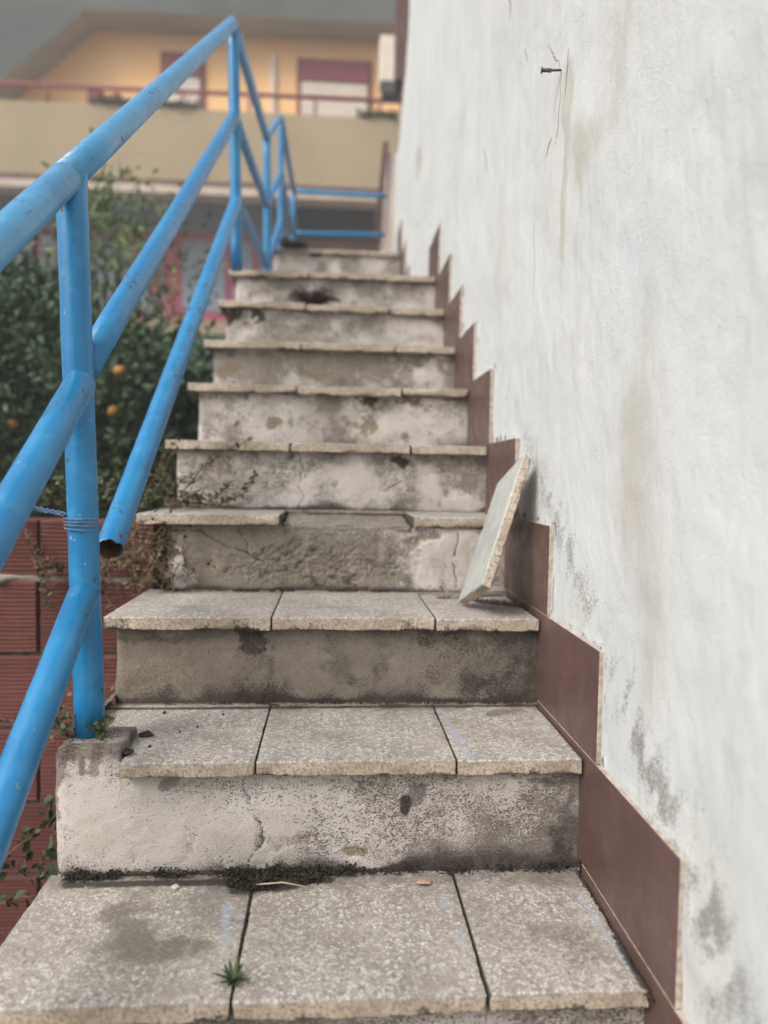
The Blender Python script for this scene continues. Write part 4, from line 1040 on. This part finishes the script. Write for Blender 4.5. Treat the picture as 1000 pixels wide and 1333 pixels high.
# ------------------------------------------------------------------ apartment building behind
bd = thing('apartment_building', 'ochre and olive apartment building with maroon shutters behind the top of the stairs', 'building', (-2, 17, ZG))
def bp(name, x0, x1, y0, y1, z0, z1, mat, parent=bd, bevel=0, label=None):
    o = MB().box(x0, x1, y0, y1, z0, z1).build(name, mat, parent, bevel=bevel)
    if parent is bd: local(o, bd)
    if label: o['label'] = label
    return o
bp('parapet', -14, 7, 16.0, 16.2, 5.96, 7.40, M_OLIVE, label='olive rendered balcony parapet')
bp('parapet_band', -14, 7, 15.95, 16.2, 5.84, 5.955, M_BRWN)
bp('balcony_slab', -14, 7, 15.93, 16.4, 5.68, 5.835, M_CREAM)
bp('balcony_floor', -14, 7, 16.2, 17.499, 6.31, 6.5, M_CREAM)
bp('facade_wall', -14, 7, 17.5, 17.8, 6.305, 7.6, M_FACADE)
m = MB(); P_ = [(-7.5, 7.6), (7, 7.6), (7, 9.9), (-5.38, 9.72), (-7.5, 7.72)]
for y in (17.5, 17.8): m.v += [(x, y, z) for x, z in P_]
m.f = [(0, 1, 2, 3, 4), (9, 8, 7, 6, 5)]+[(i, i+5, (i+1) % 5+5, (i+1) % 5) for i in range(5)]
local(m.build('facade_wall', M_FACADE, bd), bd)
# sloping roof with a deep eave
m = MB(); P_ = [(-7.85, 7.45), (-5.38, 9.69), (7, 9.87), (7, 10.6), (-16, 10.6), (-16, 7.45)]
for y in (16.75, 17.9): m.v += [(x, y, z) for x, z in P_]
m.f = [tuple(range(6)), tuple(range(6, 12))[::-1]]+[(i, i+6, (i+1) % 6+6, (i+1) % 6)[::-1] for i in range(6)]
o = local(m.build('roof', [M_SOFFIT, M_FASCIA], bd), bd)
for p in o.data.polygons:
    if abs(p.normal.y) > .5: p.material_index = 1  # sunlit front coloured darker, shaded soffit lighter, to even out the light
bp('chimney', -9.1, -8.46, 19.8, 20.4, 6, 10.9, M_CREAM)
# upper windows
def window(x0, x1, ztop, zmid, zb, label):
    f = bp('window', x0-.10, x1+.10, 17.44, 17.499, zb, ztop+.06, M_MAROON, label=label)
    bp('shutter_box', x0-.02, x1+.02, 17.36, 17.438, zmid, ztop, M_MAROON, f)
    n = 9
    m = MB()
    for i in range(n):
        h = (zmid-.01-zb)/n; m.box(x0, x1, 17.395, 17.437, zb+i*h, zb+i*h+h*.86)
    m.build('shutter', M_SHUT, f)
window(-3.86, -3.1, 9.23, 8.75, 7.55, 'narrow window with maroon shutter box and cream shutter, at the left')
window(-.86, .62, 9.25, 8.80, 7.55, 'wide window with maroon shutter box and cream shutter, at the right')
bp('downpipe', -1.55, -1.45, 17.40, 17.49, 7.5, 9.36, M_SHUT)
bp('lamp_box', -5.5, -5.2, 17.3, 17.49, 7.9, 8.35, M_MAROON)
# balcony railing on the parapet
o = MB().tube([(-9, 16.1, 7.76), (7, 16.1, 7.84)], .045, 8).build('balcony_rail', M_MAROON, bd, True); local(o, bd)
for x in np.arange(-8.6, 7, 1.35):
    o = MB().tube([(x, 16.1, 7.38), (x, 16.1, 7.80)], .03, 6).build('rail_post', M_MAROON, bd, True); local(o, bd)
for i, x in enumerate((-4.6, -3.3, .8)):
    m = MB(); rr = random.Random(i)
    for _ in range(260): 
        m.leaf((x+rr.uniform(-.4, .4), 16.05+rr.uniform(-.07, .07), 7.38+abs(rr.gauss(0, .07))), (rr.gauss(0, 1), rr.gauss(0, 1), rr.gauss(.5, .5)), (0, 0, 1), .12, .06)
    m.tube([(x-.45, 16.05, 7.42), (x, 16.04, 7.43), (x+.45, 16.05, 7.42)], .05, 6)
    o = m.build('balcony_plant', M_LEAFG)
    meta(o, ['low green trailing plant on the parapet below the narrow window', 'green trailing plant on the parapet right of the narrow window', 'small green plant on the parapet below the wide window'][i], 'plant', 'plants on the balcony parapet')
# ground storey
bp('lower_wall', -14, -.95, 17.5, 17.8, ZG, 6.3, M_BLSH)
bp('lower_wall', .95, 7, 17.5, 17.8, ZG, 6.3, M_PALEP)
bp('lower_wall', -.95, .95, 17.5, 17.8, ZG, 5.33, M_RUSTW, label='rust brown wall below the dark opening')
bp('dark_room', -.95, .95, 19.0, 19.1, 4.5, 7.5, M_DARK)
bp('room_side', -1.0, -.951, 17.8, 19.1, 4.5, 7.5, M_DARK); bp('room_side', .951, 1.0, 17.8, 19.1, 4.5, 7.5, M_DARK)
for i, (x0, x1) in enumerate(((-8.1, -6.1), (-5.95, -4.0), (-3.87, -1.78))):
    f = bp('window', x0, x1, 17.40, 17.499, 3.4, 5.34, M_PINK, label='crimson framed lower window with two grey panes')
    for a, c in ((x0+.42, x0+1.36), (x0+1.56, x1-.14)):
        bp('pane', a, c, 17.37, 17.398, 3.62, 5.18, M_BLSH, f)
bp('sill_band', -8.3, -1.0, 17.30, 17.499, 3.1, 3.39, M_OLIVE)

# pale gate pier with brown edge beyond the end of the white wall
pier = thing('gate_pier', 'pale pink rendered pier with a leaning dark brown edge strip, past the white wall', 'pillar', (.6, 7.3, 1.4))
m = MB(); 
for y in (7.2, 7.5): m.v += [(.405, y, 1.35), (1.0, y, 1.35), (1.0, y, 3.06), (.46, y, 3.02)]
m.f = [(0, 1, 2, 3), (7, 6, 5, 4), (0, 4, 5, 1), (1, 5, 6, 2), (2, 6, 7, 3), (3, 7, 4, 0)]
o = m.build('pier_body', M_PALEP, pier); o.matrix_parent_inverse = Matrix.Translation(-pier.location)
m = MB()
for y in (7.15, 7.24): m.v += [(.335, y, 2.20), (.395, y, 2.20), (.462, y, 3.10), (.412, y, 3.10)]
m.f = [(0, 1, 2, 3), (7, 6, 5, 4), (0, 4, 5, 1), (1, 5, 6, 2), (2, 6, 7, 3), (3, 7, 4, 0)]
o = m.build('edge_strip', M_BRWN, pier); o.matrix_parent_inverse = Matrix.Translation(-pier.location)
# neighbouring house corner: dark upright eave post and pale box
nb = thing('eave_post', 'dark brown upright under the eave seen just past the top of the white wall', 'post', (.75, 9, 4))
o = MB().box(-.10, .6, 0, .3, .62, 3.0).build('upright', M_BRWN, nb); 
o = MB().box(-.02, .5, -.1, .25, .30, .62).build('bracket', M_BRWN, nb)
ac = thing('wall_box', 'pale beige box unit hanging beside the dark upright at the top', 'box unit', (.72, 12, 6.1))
MB().box(-.10, .45, 0, .35, .02, .72).build('casing', M_SHUT, ac, bevel=.02)
MB().box(-.06, .40, -.02, .32, -.16, .015).build('base_bracket', M_IRON, ac)
# dark terrace wall between landing and building
bp2 = MB().box(-.395, 7, 7.12, 7.3, ZG, 1.44)
o = bp2.build('terrace_wall', M_RUSTW); meta(o, 'low rust-brown terrace wall closing the top landing', 'wall')

# ------------------------------------------------------------------ added air volume, pales the distance in place of lens veil
hz = MB().box(-38, 32, -26, 46, ZG-1.1, 11.6).build('veil_volume', None)
hz['kind'] = 'stuff'
hm = bpy.data.materials.new('veil_air'); hm.use_nodes = True; hn = hm.node_tree
for n_ in list(hn.nodes):
    if n_.type == 'BSDF_PRINCIPLED': hn.nodes.remove(n_)
pv = hn.nodes.new('ShaderNodeVolumePrincipled'); pv.inputs['Color'].default_value = (.95, .96, .97, 1); pv.inputs['Density'].default_value = VEIL_DENSITY
hn.links.new(pv.outputs[0], hn.nodes['Material Output'].inputs['Volume'])
hz.data.materials.clear(); hz.data.materials.append(hm)
